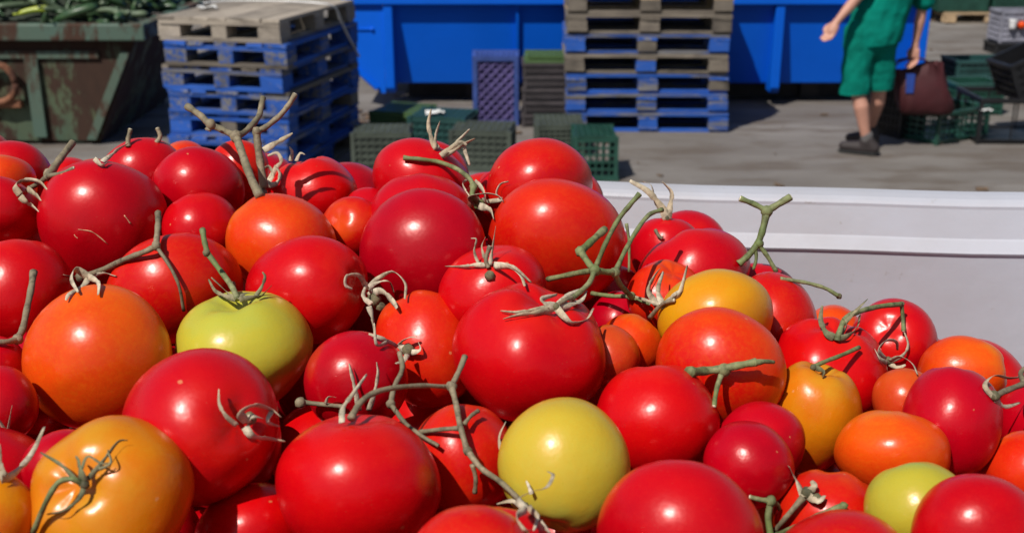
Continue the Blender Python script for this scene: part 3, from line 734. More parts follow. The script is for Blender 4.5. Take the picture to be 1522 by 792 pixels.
# ---------------------------------------------------------------- bins
def bin_(loc, rz, label):
    """white harvest bin: outer 1.26 x 1.16, 0.78 high, origin at the middle of its bottom"""
    t = empty('harvest_bin', loc, rz); tag(t, label, 'bin')
    W, D, Hh = .63, .575, .78
    # one long wall profile (y outward, z) : stepped towards the rim
    def wall(L, off, ax, sgn, nm):
        prof = [(-.0232, .10), (-.0232, .7255), (-.0250, .7266), (-.0262, .7290), (-.0245, .7312), (-.0185, .7400), (-.0170, .7415), (-.0105, .7695), (-.0105, .7725), (-.0085, .7752), (-.003, .7778), (.008, .7795), (.019, .7800), (.025, .7780), (.027, .773), (.027, .735), (.020, .730), (.015, .70), (.006, .10)]
        mb = MB(); n = len(prof); K = 25; vs = []
        for k in range(K):
            a = -L+2*L*k/(K-1)
            wob = .0022*math.sin(a*9+1.3)+.0014*math.sin(a*23)
            for q, z in prof:
                off_y = sgn*(off+q)
                zz = z+(wob*.5 if z > .6 else 0)
                vs.append((a, off_y, zz) if ax == 'x' else (off_y, a, zz))
        fs = [tuple(range(n)), tuple(range((K-1)*n, K*n))[::-1]]
        for k in range(K-1):
            for q in range(n): fs.append((k*n+q, (k+1)*n+q, (k+1)*n+(q+1) % n, k*n+(q+1) % n))
        mb.add(vs, fs); o = mb.build(nm, M['binw'], t, False)
        return o
    wall(W-.002, D, 'x', 1, 'wall'); wall(W-.002, D, 'x', -1, 'wall'); wall(D-.032, W, 'y', 1, 'wall'); wall(D-.032, W, 'y', -1, 'wall')
    f = MB(); f.bbox(-W+.005, W-.005, -D+.005, D-.005, .09, .115); f.build('floor_panel', M['binw'], t)
    for x in (-.5, 0, .5):
        f = MB(); f.bbox(x-.08, x+.08, -D+.02, D-.02, 0, .088); f.build('skid', M['binw'], t, bevel=.01)
BIN_RZ = -math.atan(.0875)
RIM_Z = 1.505
ux, uy = math.cos(BIN_RZ), math.sin(BIN_RZ)       # along the far wall
nx_, ny_ = -uy, ux                                   # outward normal of the far wall
bc = Vector((0, 1.10, 0))-Vector((nx_, ny_, 0))*.545-Vector((ux, uy, 0))*.02
bin_((bc.x, bc.y, RIM_Z-.78), BIN_RZ, 'white plastic harvest bin full of tomatoes in the foreground')
bin_((bc.x, bc.y, RIM_Z-.78-.735), BIN_RZ, 'white plastic harvest bin underneath the tomato bin')

# ---------------------------------------------------------------- tomatoes
TOMATOES = [
[1,[-0.4139,0.9235,1.5664],[0.3939,-0.219,0.4451,0.7738],0.0307,0.0277,'R',0,'red tomato at the left edge in front of the rusty green skip'],
[2,[-0.4016,0.8746,1.5712],[0.5278,-0.0855,-0.3299,-0.778],0.0265,0.0241,'O',0,'orange tomato peeping out at the upper left edge of the heap'],
[3,[-0.3826,0.8254,1.5653],[0.5051,-0.2973,-0.2265,-0.7779],0.0292,0.0244,'R',1,'red tomato under the curled dry calyx at the upper left edge'],
[4,[-0.3504,0.8854,1.5706],[0.4045,-0.5541,0.2607,0.6793],0.0204,0.0241,'R',0,'small red tomato just showing behind the stem stub at upper left'],
[5,[-0.303,0.8169,1.5584],[0.227,-0.1565,0.6912,0.668],0.0468,0.0421,'C',0,'large crimson tomato with pale scratch marks at upper left'],
[6,[-0.3074,0.9268,1.5639],[0.9381,-0.2898,-0.1441,0.1234],0.0348,0.0324,'R',0,"red tomato in the back row in front of the skip's dark end"],
[7,[-0.2484,0.8777,1.5671],[0.1957,-0.1681,0.3861,0.8857],0.0357,0.0328,'C',1,'round crimson tomato below the left pallet stack'],
[8,[-0.2243,0.9151,1.5742],[0.5428,-0.2344,0.2526,0.7659],0.0243,0.0243,'S',0,'red tomato half hidden behind the big forked dry stem'],
[9,[-0.2319,0.8188,1.5515],[0.5297,-0.259,0.0345,0.8069],0.0292,0.0287,'R',0,'red tomato between the scratched crimson one and the orange one'],
[10,[-0.1632,0.9063,1.5549],[0.7266,-0.1517,-0.0085,0.6701],0.0358,0.0314,'R',2,'red tomato with a shadow band across it beside the forked stem'],
[11,[-0.1654,0.7857,1.5494],[0.8758,-0.2515,-0.4039,0.0808],0.0369,0.0414,'O',0,'orange tomato in the upper middle left of the heap'],
[12,[-0.1199,0.8209,1.553],[0.045,0.2644,0.3967,-0.8779],0.0237,0.0196,'S',0,'small orange red tomato squeezed beside the upper orange one'],
[13,[-0.1135,0.871,1.549],[0.5992,-0.4755,0.0366,0.643],0.0202,0.0215,'R',0,'red tomato just showing its top in the back row gap'],
[14,[-0.0691,0.8297,1.5588],[0.4374,-0.0709,-0.2565,-0.859],0.0396,0.0317,'R',1,'red tomato showing as a cap above the largest upper middle tomato'],
[15,[-0.072,0.8929,1.5686],[0.829,-0.0647,0.3044,0.4647],0.0417,0.0333,'R',0,'red back row tomato with a green stem lying across it'],
[16,[0.0203,0.8578,1.5729],[0.8974,-0.4111,-0.1151,-0.1113],0.0422,0.0364,'S',0,'bright red tomato at the top centre in front of the crates'],
[161,[-0.0105,0.9053,1.5552],[0.7581,-0.1672,-0.1927,-0.6002],0.0198,0.021,'R',0,'small red tomato tucked left behind the bright top centre tomato'],
[17,[-0.0625,0.7598,1.5522],[0.6817,-0.6961,0.0134,-0.2248],0.0461,0.0369,'C',0,'large crimson tomato with a round bright highlight in the upper middle'],
[18,[0.0323,0.7815,1.5528],[0.776,-0.5546,0.2203,0.2042],0.0501,0.0401,'S',1,'large orange red tomato under the branching stem in the upper middle'],
[19,[0.119,0.8408,1.528],[0.7612,-0.1333,0.1788,0.609],0.0281,0.027,'R',0,'red tomato below the pale dried calyx near the bin wall'],
[20,[0.1313,0.7841,1.5284],[0.9101,-0.278,-0.0671,0.2999],0.0405,0.0324,'R',2,'flattish red tomato behind the amber one near the bin wall'],
[21,[0.1049,0.7309,1.5308],[0.7419,0.0421,0.1476,-0.6527],0.0266,0.0232,'S',1,'red tomato with upright dry sepals beside the amber one'],
[22,[0.1285,0.6767,1.5349],[0.882,-0.3425,-0.2681,-0.1813],0.0372,0.0305,'G',0,'amber yellow tomato at right of centre'],
[23,[0.1789,0.7292,1.5163],[0.5487,-0.4316,-0.3676,-0.6144],0.0285,0.0336,'S',0,'red tomato below the Y shaped green stem'],
[24,[0.1215,0.6175,1.5266],[0.6833,-0.382,0.518,0.3448],0.0388,0.031,'O',0,'large orange tomato under the cut stem with a white end'],
[25,[0.2008,0.6676,1.5026],[0.1861,0.0624,0.0322,0.98],0.0364,0.035,'R',2,'red tomato carrying an arched green stem at right'],
[26,[0.2602,0.7229,1.502],[0.6936,0.4154,0.0565,-0.5858],0.0289,0.0261,'R',0,'red tomato against the bin wall behind the arched stem'],
[27,[0.2882,0.672,1.5011],[0.778,0.175,0.6034,-0.0047],0.0228,0.0269,'O',0,'orange tomato against the bin wall at far right'],
[28,[0.1779,0.6126,1.4998],[0.2899,-0.0927,-0.0275,-0.9522],0.0275,0.0324,'A',3,'amber pear shaped tomato below the red one with arched stem'],
[29,[0.246,0.579,1.5134],[0.4824,-0.0859,0.2599,0.8321],0.0271,0.0311,'C',0,'tall dark crimson tomato at right with a small highlight'],
[30,[0.2333,0.6201,1.5063],[0.7574,-0.43,-0.1181,-0.477],0.0184,0.019,'P',0,'pale orange tomato wedged behind the tall crimson one'],
[31,[0.2079,0.5575,1.5029],[0.2355,-0.1574,-0.2985,-0.9114],0.0304,0.0243,'O',0,'orange tomato above the lime yellow one at lower right'],
[32,[0.1958,0.4868,1.5111],[0.001,0.0293,-0.1081,-0.2809],0.0248,0.0228,'L',0,'lime yellow tomato near the bottom right corner'],
[33,[0.2064,0.4439,1.5229],[0.6483,-0.7331,-0.045,-0.2005],0.0286,0.0257,'R',0,'large red tomato filling the bottom right corner'],
[34,[0.2846,0.5619,1.4898],[0.4553,-0.0604,-0.4587,-0.7607],0.0234,0.0229,'S',0,'orange red tomato cut by the right edge of the photo'],
[35,[0.3204,0.6252,1.4887],[0.9271,-0.308,0.045,-0.2087],0.0261,0.0261,'C',0,'dark red tomato cut by the right edge under a brown stem'],
[36,[0.1634,0.516,1.4854],[0.9286,-0.3229,0.1637,0.0816],0.0291,0.0275,'S',2,'red tomato at the bottom behind the green stem pieces'],
[37,[0.0729,0.4299,1.5303],[0.1789,0.0879,0.6751,0.7103],0.0357,0.0286,'R',0,'large red tomato at the bottom with two highlights'],
[38,[0.1222,0.5279,1.5129],[0.5113,-0.5099,0.3397,0.6027],0.023,0.023,'C',0,'shaded dark crimson tomato above the large bottom tomato'],
[39,[0.1353,0.5594,1.508],[0.7786,-0.5321,-0.1309,0.3059],0.0246,0.0229,'C',0,'crimson tomato behind the shaded dark crimson one'],
[40,[0.0797,0.5722,1.5163],[0.5531,-0.1085,-0.1953,-0.8026],0.0339,0.0324,'R',0,'round red tomato right of the yellow green one in the centre'],
[41,[0.0251,0.4949,1.5308],[0.3956,0.8687,-0.2979,0.0101],0.031,0.0322,'Y',0,'round yellow green tomato in the lower centre'],
[42,[0.0104,0.6297,1.5331],[0.8223,0.112,0.0924,0.5502],0.0461,0.0395,'R',2,'large red tomato with a pale star shaped calyx in the centre'],
[43,[0.0748,0.6686,1.5207],[0.7063,-0.3238,0.1062,-0.6205],0.0204,0.0204,'O',0,'orange tomato partly hidden right of the star calyx tomato'],
[431,[0.0592,0.6449,1.5235],[0.8763,-0.408,-0.2377,0.095],0.0193,0.0199,'P',0,'dull orange tomato squeezed against the star calyx tomato'],
[44,[0.0765,0.752,1.5023],[0.6105,0.1995,0.4365,0.63],0.0228,0.0247,'C',0,'dark shaded red tomato under the branching stem'],
[45,[-0.0113,0.6972,1.5479],[0.2755,-0.0513,-0.0214,0.9597],0.0353,0.0283,'R',0,'red tomato with curly dry calyx behind the star calyx tomato'],
[46,[-0.0546,0.6814,1.514],[0.1009,-0.235,0.3138,0.9144],0.033,0.0389,'S',2,'orange red tomato left of the star calyx tomato'],
[47,[-0.1355,0.7129,1.5422],[0.5406,-0.2898,0.5466,-0.5701],0.0361,0.0422,'R',0,'red tomato with a dark curled calyx on its right side'],
[48,[-0.229,0.7333,1.5334],[0.2883,-0.2774,0.3211,0.8584],0.0454,0.0363,'S',0,'red tomato behind the lime yellow heart shaped one'],
[49,[-0.3356,0.7315,1.5331],[0.1202,0.0135,-0.2659,-0.9564],0.0357,0.0376,'R',0,'red tomato at the left edge behind a bare stem'],
[50,[-0.2497,0.637,1.5256],[0.2162,-0.392,-0.6212,-0.6432],0.0439,0.0395,'O',0,'large orange tomato at left'],
[51,[-0.167,0.6577,1.5235],[0.0282,0.0608,-0.0088,-0.9977],0.0419,0.0349,'L',3,'lime yellow heart shaped tomato in the left half'],
[52,[-0.1525,0.5045,1.5473],[0.7397,0.1921,0.5322,-0.3643],0.0372,0.0437,'R',0,'large red tomato with a curled dry calyx on its right'],
[53,[-0.1809,0.4555,1.5365],[0.8684,0.3334,-0.2803,0.237],0.0376,0.0301,'A',2,'golden tomato with ribbed shoulders and green calyx at bottom left'],
[54,[-0.2295,0.4422,1.5325],[0.8349,-0.4363,-0.2289,-0.2453],0.0196,0.0206,'A',0,'golden orange tomato cut by the bottom left corner'],
[55,[-0.2879,0.5842,1.52],[0.7482,-0.3256,-0.4594,-0.351],0.0204,0.023,'R',0,'red tomato at the left edge beside the large orange one'],
[551,[-0.2243,0.5082,1.5232],[0.7187,-0.5172,0.2193,-0.4098],0.0181,0.0189,'C',0,'dark red tomato hidden behind the golden ribbed one'],
[552,[-0.3145,0.6386,1.5182],[0.2293,-0.4041,0.3922,0.7939],0.0196,0.0196,'C',0,'dark red tomato at the left edge under the bare stem'],
[56,[-0.0736,0.4842,1.5265],[0.9923,-0.1092,-0.0063,-0.0576],0.0389,0.0337,'R',0,'large red tomato with branching dry stem on top at bottom left of centre'],
[57,[-0.1268,0.4904,1.4939],[0.4696,-0.3395,0.291,0.7613],0.0295,0.0247,'R',0,'red tomato at the bottom edge between two large red ones'],
[58,[-0.0914,0.6155,1.5207],[0.2774,-0.2175,0.7022,0.6186],0.0301,0.0271,'C',0,'dark crimson tomato with a double highlight below the curled calyx'],
[59,[-0.0248,0.5302,1.5151],[0.8648,-0.3861,0.0596,0.3153],0.0276,0.0285,'S',1,'orange red tomato behind the dry branching stem'],
[60,[-0.0149,0.39,1.5459],[0.7986,-0.4105,0.2052,0.3894],0.0255,0.0204,'S',0,'orange tomato cut by the bottom edge of the photo'],
[601,[-0.0017,0.4144,1.5365],[0.8252,-0.272,-0.0746,-0.4894],0.0185,0.0167,'R',0,'red tomato under the pale dried calyx at the bottom edge'],
]
VINES = [
(0,'grey brown forked vine stem standing up before the left pallet stack','t',[
 ('s',0.00405,0.00406,[[-0.1788,0.7838,1.5871],[-0.1895,0.8053,1.5963],[-0.1999,0.8295,1.6076],[-0.2079,0.8478,1.6163]]),
 ('k',0.00507,0.0,[[-0.2079,0.8478,1.6163]]),
 ('s',0.00355,0.00348,[[-0.2079,0.8478,1.6163],[-0.2218,0.8622,1.6185],[-0.2347,0.8754,1.6204],[-0.2443,0.8875,1.6244],[-0.2581,0.9029,1.6284]]),
 ('k',0.00431,0.0,[[-0.2269,0.8498,1.6252]]),
 ('s',0.00279,0.00329,[[-0.2269,0.8498,1.6252],[-0.2289,0.8484,1.6209]]),
 ('s',0.0033,0.00292,[[-0.2079,0.8478,1.6163],[-0.2025,0.8584,1.6182],[-0.1967,0.8773,1.6253],[-0.1965,0.8879,1.6307],[-0.1967,0.8986,1.6362]]),
 ('s',0.00405,0.0038,[[-0.1864,0.8344,1.5796],[-0.1889,0.8393,1.594],[-0.1909,0.8438,1.6074],[-0.1925,0.8481,1.6199]]),
 ('s',0.00304,0.00253,[[-0.1925,0.8481,1.6199],[-0.1854,0.8492,1.6232],[-0.1747,0.852,1.6314],[-0.1676,0.8547,1.6396],[-0.1631,0.8572,1.6468]]),
 ('k',0.0038,0.0,[[-0.192,0.8481,1.6199]]),
 ('k',0.00506,0.0,[[-0.1889,0.8331,1.5758]]),
 ('p',0.00279,0.00051,[[-0.1869,0.8435,1.6065],[-0.1788,0.8451,1.6113],[-0.1707,0.8466,1.6156],[-0.1651,0.8477,1.6189]]),
]),
(10,None,'d',[
 ('p',0.00218,0.00082,[[-0.198,0.8998,1.5668],[-0.1914,0.9036,1.5782],[-0.187,0.9054,1.5834],[-0.1903,0.9075,1.5896],[-0.198,0.9068,1.5875]]),
 ('p',0.00216,0.00081,[[-0.1963,0.8918,1.5672],[-0.1925,0.894,1.5739],[-0.1952,0.8965,1.5811],[-0.2006,0.8958,1.579]]),
 ('p',0.0024,0.00054,[[-0.1938,0.8804,1.5697],[-0.1864,0.881,1.5717],[-0.1849,0.8868,1.5779],[-0.1892,0.8889,1.584]]),
 ('p',0.00191,0.00055,[[-0.1794,0.9054,1.5834],[-0.1783,0.9078,1.5906],[-0.1805,0.9092,1.5947]]),
 ('p',0.00162,0.00054,[[-0.1734,0.8971,1.5853],[-0.1702,0.8992,1.5915],[-0.1659,0.8988,1.5905]]),
 ('k',0.00382,0.0,[[-0.199,0.8996,1.5663]]),
]),
(0,'stubby grey green stem ending in a pale curled calyx at upper left','t',[
 ('s',0.00395,0.00334,[[-0.3399,0.8155,1.5938],[-0.3386,0.8298,1.5994],[-0.3369,0.8431,1.6045],[-0.3351,0.8567,1.6097]]),
 ('s',0.00247,0.00194,[[-0.3399,0.8155,1.5938],[-0.3256,0.8053,1.5983],[-0.3155,0.8031,1.6029]]),
 ('k',0.00526,0.0,[[-0.361,0.8692,1.5813]]),
 ('s',0.00271,0.00226,[[-0.3399,0.8155,1.5938],[-0.3506,0.8229,1.5867],[-0.3607,0.8288,1.5811]]),
 ('p',0.00295,0.00073,[[-0.3596,0.8089,1.5812],[-0.3636,0.8112,1.5878],[-0.3617,0.8261,1.588],[-0.3468,0.8143,1.59],[-0.3354,0.7994,1.5878]]),
 ('p',0.0027,0.00073,[[-0.3594,0.8081,1.5804],[-0.3552,0.8062,1.5769],[-0.3517,0.8085,1.5732],[-0.3424,0.7968,1.5719]]),
 ('p',0.00224,0.00073,[[-0.3592,0.8208,1.5832],[-0.348,0.8093,1.5811],[-0.3399,0.798,1.5792]]),
]),
(6,None,'t',[
 ('s',0.003,0.00218,[[-0.3116,0.91,1.5946],[-0.3111,0.9122,1.6013],[-0.3094,0.9145,1.608]]),
 ('p',0.00196,0.00051,[[-0.2979,0.8121,1.6057],[-0.296,0.8244,1.6068],[-0.2943,0.8381,1.6087],[-0.2916,0.8521,1.6097]]),
 ('p',0.00194,0.00049,[[-0.3007,0.8046,1.6095],[-0.2949,0.803,1.6049],[-0.2932,0.8128,1.6055]]),
]),
(6,None,'t',[
 ('s',0.00277,0.00221,[[-0.2929,0.9238,1.5937],[-0.2895,0.9257,1.5995],[-0.2918,0.9279,1.6058]]),
]),
(0,'bent grey green stem with a dry calyx across the scratched crimson tomato','t',[
 ('s',0.00253,0.00261,[[-0.2944,0.7371,1.5427],[-0.2749,0.7235,1.5523],[-0.2527,0.7077,1.5651],[-0.2373,0.703,1.5721],[-0.2299,0.7041,1.5755]]),
 ('k',0.00326,0.0,[[-0.2299,0.7041,1.5755]]),
 ('s',0.00261,0.00269,[[-0.2299,0.7041,1.5755],[-0.2322,0.7166,1.5812],[-0.234,0.7258,1.5853],[-0.2361,0.7343,1.5894]]),
 ('s',0.00174,0.00131,[[-0.2299,0.7041,1.5755],[-0.2199,0.6957,1.565],[-0.2141,0.6926,1.5523],[-0.2131,0.6941,1.5346]]),
 ('p',0.00267,0.00059,[[-0.2583,0.6592,1.5699],[-0.2652,0.6575,1.5757],[-0.2636,0.6456,1.5734],[-0.2543,0.6301,1.5709]]),
 ('p',0.00226,0.00059,[[-0.2583,0.6592,1.5699],[-0.258,0.6487,1.5685],[-0.2603,0.6329,1.569],[-0.2602,0.6256,1.5675]]),
 ('p',0.00204,0.00059,[[-0.257,0.6541,1.5726],[-0.2461,0.6412,1.5728],[-0.2419,0.628,1.57]]),
 ('p',0.00187,0.00045,[[-0.2962,0.7486,1.5387],[-0.2994,0.7361,1.5436],[-0.3017,0.7266,1.5483]]),
 ('p',0.00182,0.00066,[[-0.2856,0.7314,1.5457],[-0.2705,0.7172,1.5525],[-0.2585,0.7049,1.5549]]),
 ('k',0.00367,0.0,[[-0.2944,0.7371,1.5427]]),
]),
(51,None,'g',[
 ('s',0.00245,0.00237,[[-0.1668,0.6521,1.5586],[-0.1728,0.6635,1.5627],[-0.1839,0.6801,1.568],[-0.1952,0.6966,1.5733]]),
 ('k',0.00335,0.0,[[-0.1857,0.715,1.5448]]),
 ('s',0.00237,0.00242,[[-0.1952,0.6966,1.5733],[-0.1993,0.7074,1.578],[-0.2024,0.7162,1.5831]]),
 ('k',0.00289,0.0,[[-0.1874,0.6672,1.5829]]),
 ('p',0.00184,0.00043,[[-0.1679,0.6512,1.5584],[-0.1751,0.6577,1.5582],[-0.1848,0.6698,1.5573],[-0.1925,0.6846,1.5597]]),
 ('p',0.00184,0.00041,[[-0.1679,0.6512,1.5584],[-0.174,0.6601,1.5587],[-0.1791,0.6622,1.5632],[-0.1849,0.6639,1.5683]]),
 ('p',0.00204,0.00041,[[-0.1654,0.6511,1.5585],[-0.1576,0.6533,1.559],[-0.1537,0.6578,1.5582],[-0.1496,0.6592,1.5621]]),
 ('p',0.00163,0.00042,[[-0.1654,0.6511,1.5585],[-0.1635,0.658,1.5599],[-0.1542,0.6641,1.5576],[-0.1484,0.6657,1.5624]]),
 ('p',0.00144,0.00041,[[-0.1568,0.657,1.5585],[-0.1535,0.6586,1.5632],[-0.1511,0.6607,1.5694],[-0.1527,0.6618,1.5725]]),
]),
(0,'bare grey stem leaning on the left edge tomatoes','t',[
 ('s',0.00284,0.00286,[[-0.3106,0.7023,1.5586],[-0.307,0.6868,1.5521],[-0.3035,0.6692,1.5451],[-0.3003,0.653,1.5388],[-0.3001,0.6434,1.5357]]),
 ('k',0.00347,0.0,[[-0.3001,0.6434,1.5357]]),
 ('s',0.00265,0.00201,[[-0.3001,0.6434,1.5357],[-0.3034,0.636,1.537],[-0.3098,0.6325,1.5384]]),
]),
(15,None,'d',[
 ('p',0.00289,0.00053,[[-0.0583,0.8757,1.6002],[-0.0625,0.878,1.6071],[-0.0652,0.8819,1.6186],[-0.0631,0.8858,1.63]]),
 ('p',0.00157,0.00052,[[-0.0603,0.8738,1.6006],[-0.0593,0.8775,1.6115],[-0.0561,0.8809,1.6214]]),
 ('p',0.00261,0.00078,[[-0.0553,0.868,1.5966],[-0.0485,0.8697,1.6015],[-0.0402,0.8714,1.6065],[-0.035,0.8707,1.6045]]),
 ('p',0.00235,0.00052,[[-0.0548,0.8684,1.5965],[-0.0465,0.8694,1.5994],[-0.0371,0.8715,1.6054],[-0.0287,0.8728,1.6093]]),
 ('p',0.0021,0.00079,[[-0.0529,0.872,1.5967],[-0.0393,0.8747,1.6046],[-0.0362,0.8724,1.5977],[-0.033,0.8693,1.5888]]),
 ('p',0.00158,0.00053,[[-0.053,0.8739,1.5973],[-0.0425,0.877,1.6063],[-0.0331,0.88,1.6152]]),
]),
(0,'thin green stem with a large bleached calyx between the upper tomatoes','g',[
 ('s',0.00233,0.00249,[[-0.0833,0.86,1.5969],[-0.0702,0.8579,1.5963],[-0.055,0.8611,1.5929],[-0.0413,0.8452,1.5915],[-0.0317,0.8305,1.5879],[-0.0284,0.8213,1.5841]]),
 ('k',0.00324,0.0,[[-0.0284,0.8213,1.5841]]),
 ('s',0.00274,0.00249,[[-0.0284,0.8213,1.5841],[-0.0291,0.8116,1.5795],[-0.0244,0.8179,1.5716]]),
 ('p',0.00399,0.00094,[[-0.0244,0.8179,1.5716],[-0.0291,0.8116,1.5795],[-0.0179,0.7951,1.586],[-0.009,0.7807,1.5879],[-0.0061,0.7722,1.5863]]),
 ('p',0.00349,0.00104,[[-0.0244,0.8179,1.5716],[-0.0197,0.829,1.5727],[-0.0231,0.845,1.5768],[-0.0286,0.8594,1.5794]]),
 ('p',0.00291,0.00094,[[-0.0238,0.7947,1.5771],[-0.0157,0.781,1.578],[-0.0127,0.7677,1.5749]]),
 ('p',0.002,0.00079,[[-0.0244,0.8179,1.5716],[-0.0308,0.8303,1.5723],[-0.0354,0.8435,1.5751],[-0.0379,0.8556,1.5783],[-0.032,0.8653,1.579]]),
 ('p',0.00179,0.0005,[[-0.02,0.8401,1.5675],[-0.0075,0.8215,1.5747],[-0.0115,0.824,1.5782],[-0.0085,0.825,1.5852],[-0.0025,0.8222,1.588]]),
 ('k',0.00449,0.0,[[-0.0244,0.8179,1.5716]]),
]),
(0,'green Y shaped vine stem rising against the white bin wall','g',[
 ('s',0.00305,0.00329,[[0.1583,0.7569,1.5458],[0.1649,0.7587,1.5511],[0.1714,0.7614,1.5591],[0.1752,0.7647,1.5689],[0.1775,0.768,1.5787]]),
 ('k',0.00423,0.0,[[0.178,0.7686,1.5805]]),
 ('s',0.00282,0.00258,[[0.178,0.7686,1.5805],[0.1696,0.7701,1.5849],[0.1592,0.7715,1.5889]]),
 ('s',0.00329,0.00352,[[0.178,0.7686,1.5805],[0.1865,0.7703,1.5854],[0.1944,0.7718,1.5898]]),
 ('k',0.00352,0.0,[[0.1724,0.7614,1.5591]]),
 ('s',0.00235,0.00188,[[0.1724,0.7611,1.5582],[0.178,0.7587,1.5511],[0.1846,0.7551,1.5404]]),
 ('s',0.00188,0.00141,[[0.1696,0.7605,1.5565],[0.1705,0.7581,1.5493],[0.1686,0.7557,1.5422]]),
]),
(23,None,'g',[
 ('s',0.00181,0.00181,[[0.1807,0.7267,1.5454],[0.1899,0.7268,1.5439],[0.1999,0.7262,1.5422],[0.2117,0.7251,1.5388],[0.2198,0.7235,1.5341]]),
 ('k',0.0025,0.0,[[0.2206,0.7245,1.5337]]),
]),
(0,'branching grey green vine stem over the orange red tomato in the middle','g',[
 ('k',0.00355,0.0,[[0.0426,0.6758,1.581]]),
 ('s',0.00313,0.00302,[[0.0426,0.6758,1.581],[0.0505,0.6882,1.5841],[0.0595,0.7019,1.5875]]),
 ('s',0.00272,0.00265,[[0.0426,0.6758,1.581],[0.0466,0.6652,1.5775],[0.0502,0.6569,1.5751]]),
 ('k',0.00368,0.0,[[0.0502,0.6569,1.5751]]),
 ('s',0.00245,0.00214,[[0.0502,0.6569,1.5751],[0.0418,0.666,1.5706],[0.0324,0.6758,1.565],[0.0227,0.6859,1.5593]]),
 ('s',0.00265,0.00271,[[0.0502,0.6569,1.5751],[0.0574,0.6635,1.5719],[0.0637,0.6694,1.5695]]),
 ('k',0.00333,0.0,[[0.0637,0.6694,1.5695]]),
 ('s',0.00229,0.00231,[[0.0573,0.7377,1.5503],[0.0634,0.7395,1.5661],[0.0726,0.7544,1.5778],[0.0809,0.7578,1.5879],[0.0878,0.7604,1.5953]]),
 ('s',0.00208,0.00202,[[0.0637,0.6694,1.5695],[0.071,0.6878,1.5766],[0.08,0.7074,1.584],[0.0901,0.7253,1.5901],[0.1003,0.7366,1.5906]]),
 ('s',0.00229,0.00236,[[0.0637,0.6694,1.5695],[0.0669,0.6744,1.5611],[0.0718,0.6796,1.5538],[0.0768,0.6844,1.5475]]),
 ('k',0.00314,0.0,[[0.0794,0.7157,1.5369]]),
 ('s',0.00202,0.00209,[[0.0794,0.7157,1.5369],[0.068,0.7287,1.5321],[0.0554,0.7435,1.5287]]),
 ('s',0.00225,0.00197,[[0.0502,0.6569,1.5751],[0.0464,0.6462,1.5711],[0.0402,0.6362,1.5687],[0.0342,0.6274,1.5673]]),
 ('s',0.00179,0.00133,[[0.0794,0.7157,1.5369],[0.084,0.7086,1.5367],[0.0906,0.7039,1.5356]]),
 ('s',0.00138,0.00115,[[0.0781,0.7489,1.5775],[0.0799,0.7448,1.5654],[0.0799,0.7383,1.5462]]),
]),
(19,None,'d',[
 ('p',0.00358,0.00128,[[0.118,0.8339,1.5555],[0.1129,0.8372,1.5652],[0.1027,0.8408,1.5758],[0.0894,0.8433,1.5831]]),
 ('p',0.00306,0.00077,[[0.118,0.8339,1.5555],[0.12,0.8372,1.5652],[0.1211,0.8405,1.5748],[0.1139,0.8431,1.5826]]),
 ('p',0.00206,0.00077,[[0.1167,0.8404,1.5579],[0.1095,0.8433,1.5666],[0.1064,0.8473,1.5783],[0.0997,0.8483,1.5812]]),
 ('k',0.00435,0.0,[[0.1178,0.8366,1.5557]]),
 ('s',0.00152,0.00201,[[0.1078,0.8235,1.5501],[0.1098,0.8188,1.5473],[0.1122,0.8166,1.5459]]),
]),
(42,None,'d',[
 ('k',0.00308,0.0,[[0.0251,0.6133,1.568]]),
 ('p',0.00251,0.00057,[[0.0251,0.6133,1.568],[0.0148,0.6036,1.5684],[0.0042,0.6012,1.5677],[-0.0049,0.6023,1.5648]]),
 ('p',0.00173,0.00038,[[0.0227,0.6111,1.5688],[0.0129,0.6052,1.5694],[0.0027,0.6031,1.5686],[-0.0065,0.6081,1.5675]]),
 ('p',0.0027,0.00078,[[0.0251,0.6133,1.568],[0.0195,0.6093,1.5711],[0.0173,0.6117,1.5735],[0.0261,0.6224,1.5721]]),
 ('p',0.00251,0.0006,[[0.0251,0.6133,1.568],[0.0339,0.6206,1.5669],[0.0408,0.6313,1.5654],[0.0446,0.6427,1.5672]]),
 ('p',0.00231,0.0006,[[0.0251,0.6133,1.568],[0.0294,0.6057,1.5652],[0.0348,0.6058,1.561],[0.0433,0.6185,1.5585],[0.048,0.6315,1.5603]]),
 ('p',0.00193,0.0006,[[0.0251,0.6133,1.568],[0.0319,0.6283,1.5691],[0.0406,0.6428,1.568]]),
 ('s',0.00173,0.00176,[[0.0258,0.6131,1.5689],[0.0307,0.6198,1.5697],[0.0348,0.6246,1.5696]]),
]),
(45,None,'d',[
 ('k',0.00417,0.0,[[-0.0138,0.6702,1.567]]),
 ('s',0.00168,0.00168,[[-0.0147,0.6743,1.5709],[-0.0163,0.676,1.576],[-0.0138,0.6786,1.5836]]),
 ('p',0.00189,0.00043,[[-0.0164,0.6756,1.5722],[-0.0231,0.676,1.5721],[-0.0309,0.6809,1.5695],[-0.0429,0.6975,1.5639]]),
 ('p',0.00147,0.00042,[[-0.0138,0.6752,1.5723],[-0.0122,0.6784,1.5819],[-0.0101,0.683,1.5954]]),
 ('p',0.00188,0.00059,[[-0.0113,0.6739,1.5719],[-0.002,0.6597,1.5759],[0.0052,0.6447,1.5759],[0.0075,0.633,1.5736]]),
 ('p',0.00147,0.00042,[[-0.0113,0.676,1.573],[0.0004,0.6747,1.5716],[0.0122,0.6737,1.5613]]),
 ('p',0.00105,0.00042,[[-0.0206,0.6759,1.5721],[-0.0235,0.6786,1.5801],[-0.0222,0.681,1.5872],[-0.0256,0.6812,1.588]]),
 ('p',0.00105,0.00042,[[-0.0173,0.6809,1.5749],[-0.019,0.6833,1.5821],[-0.0165,0.6852,1.5877]]),
]),
(47,None,'d',[
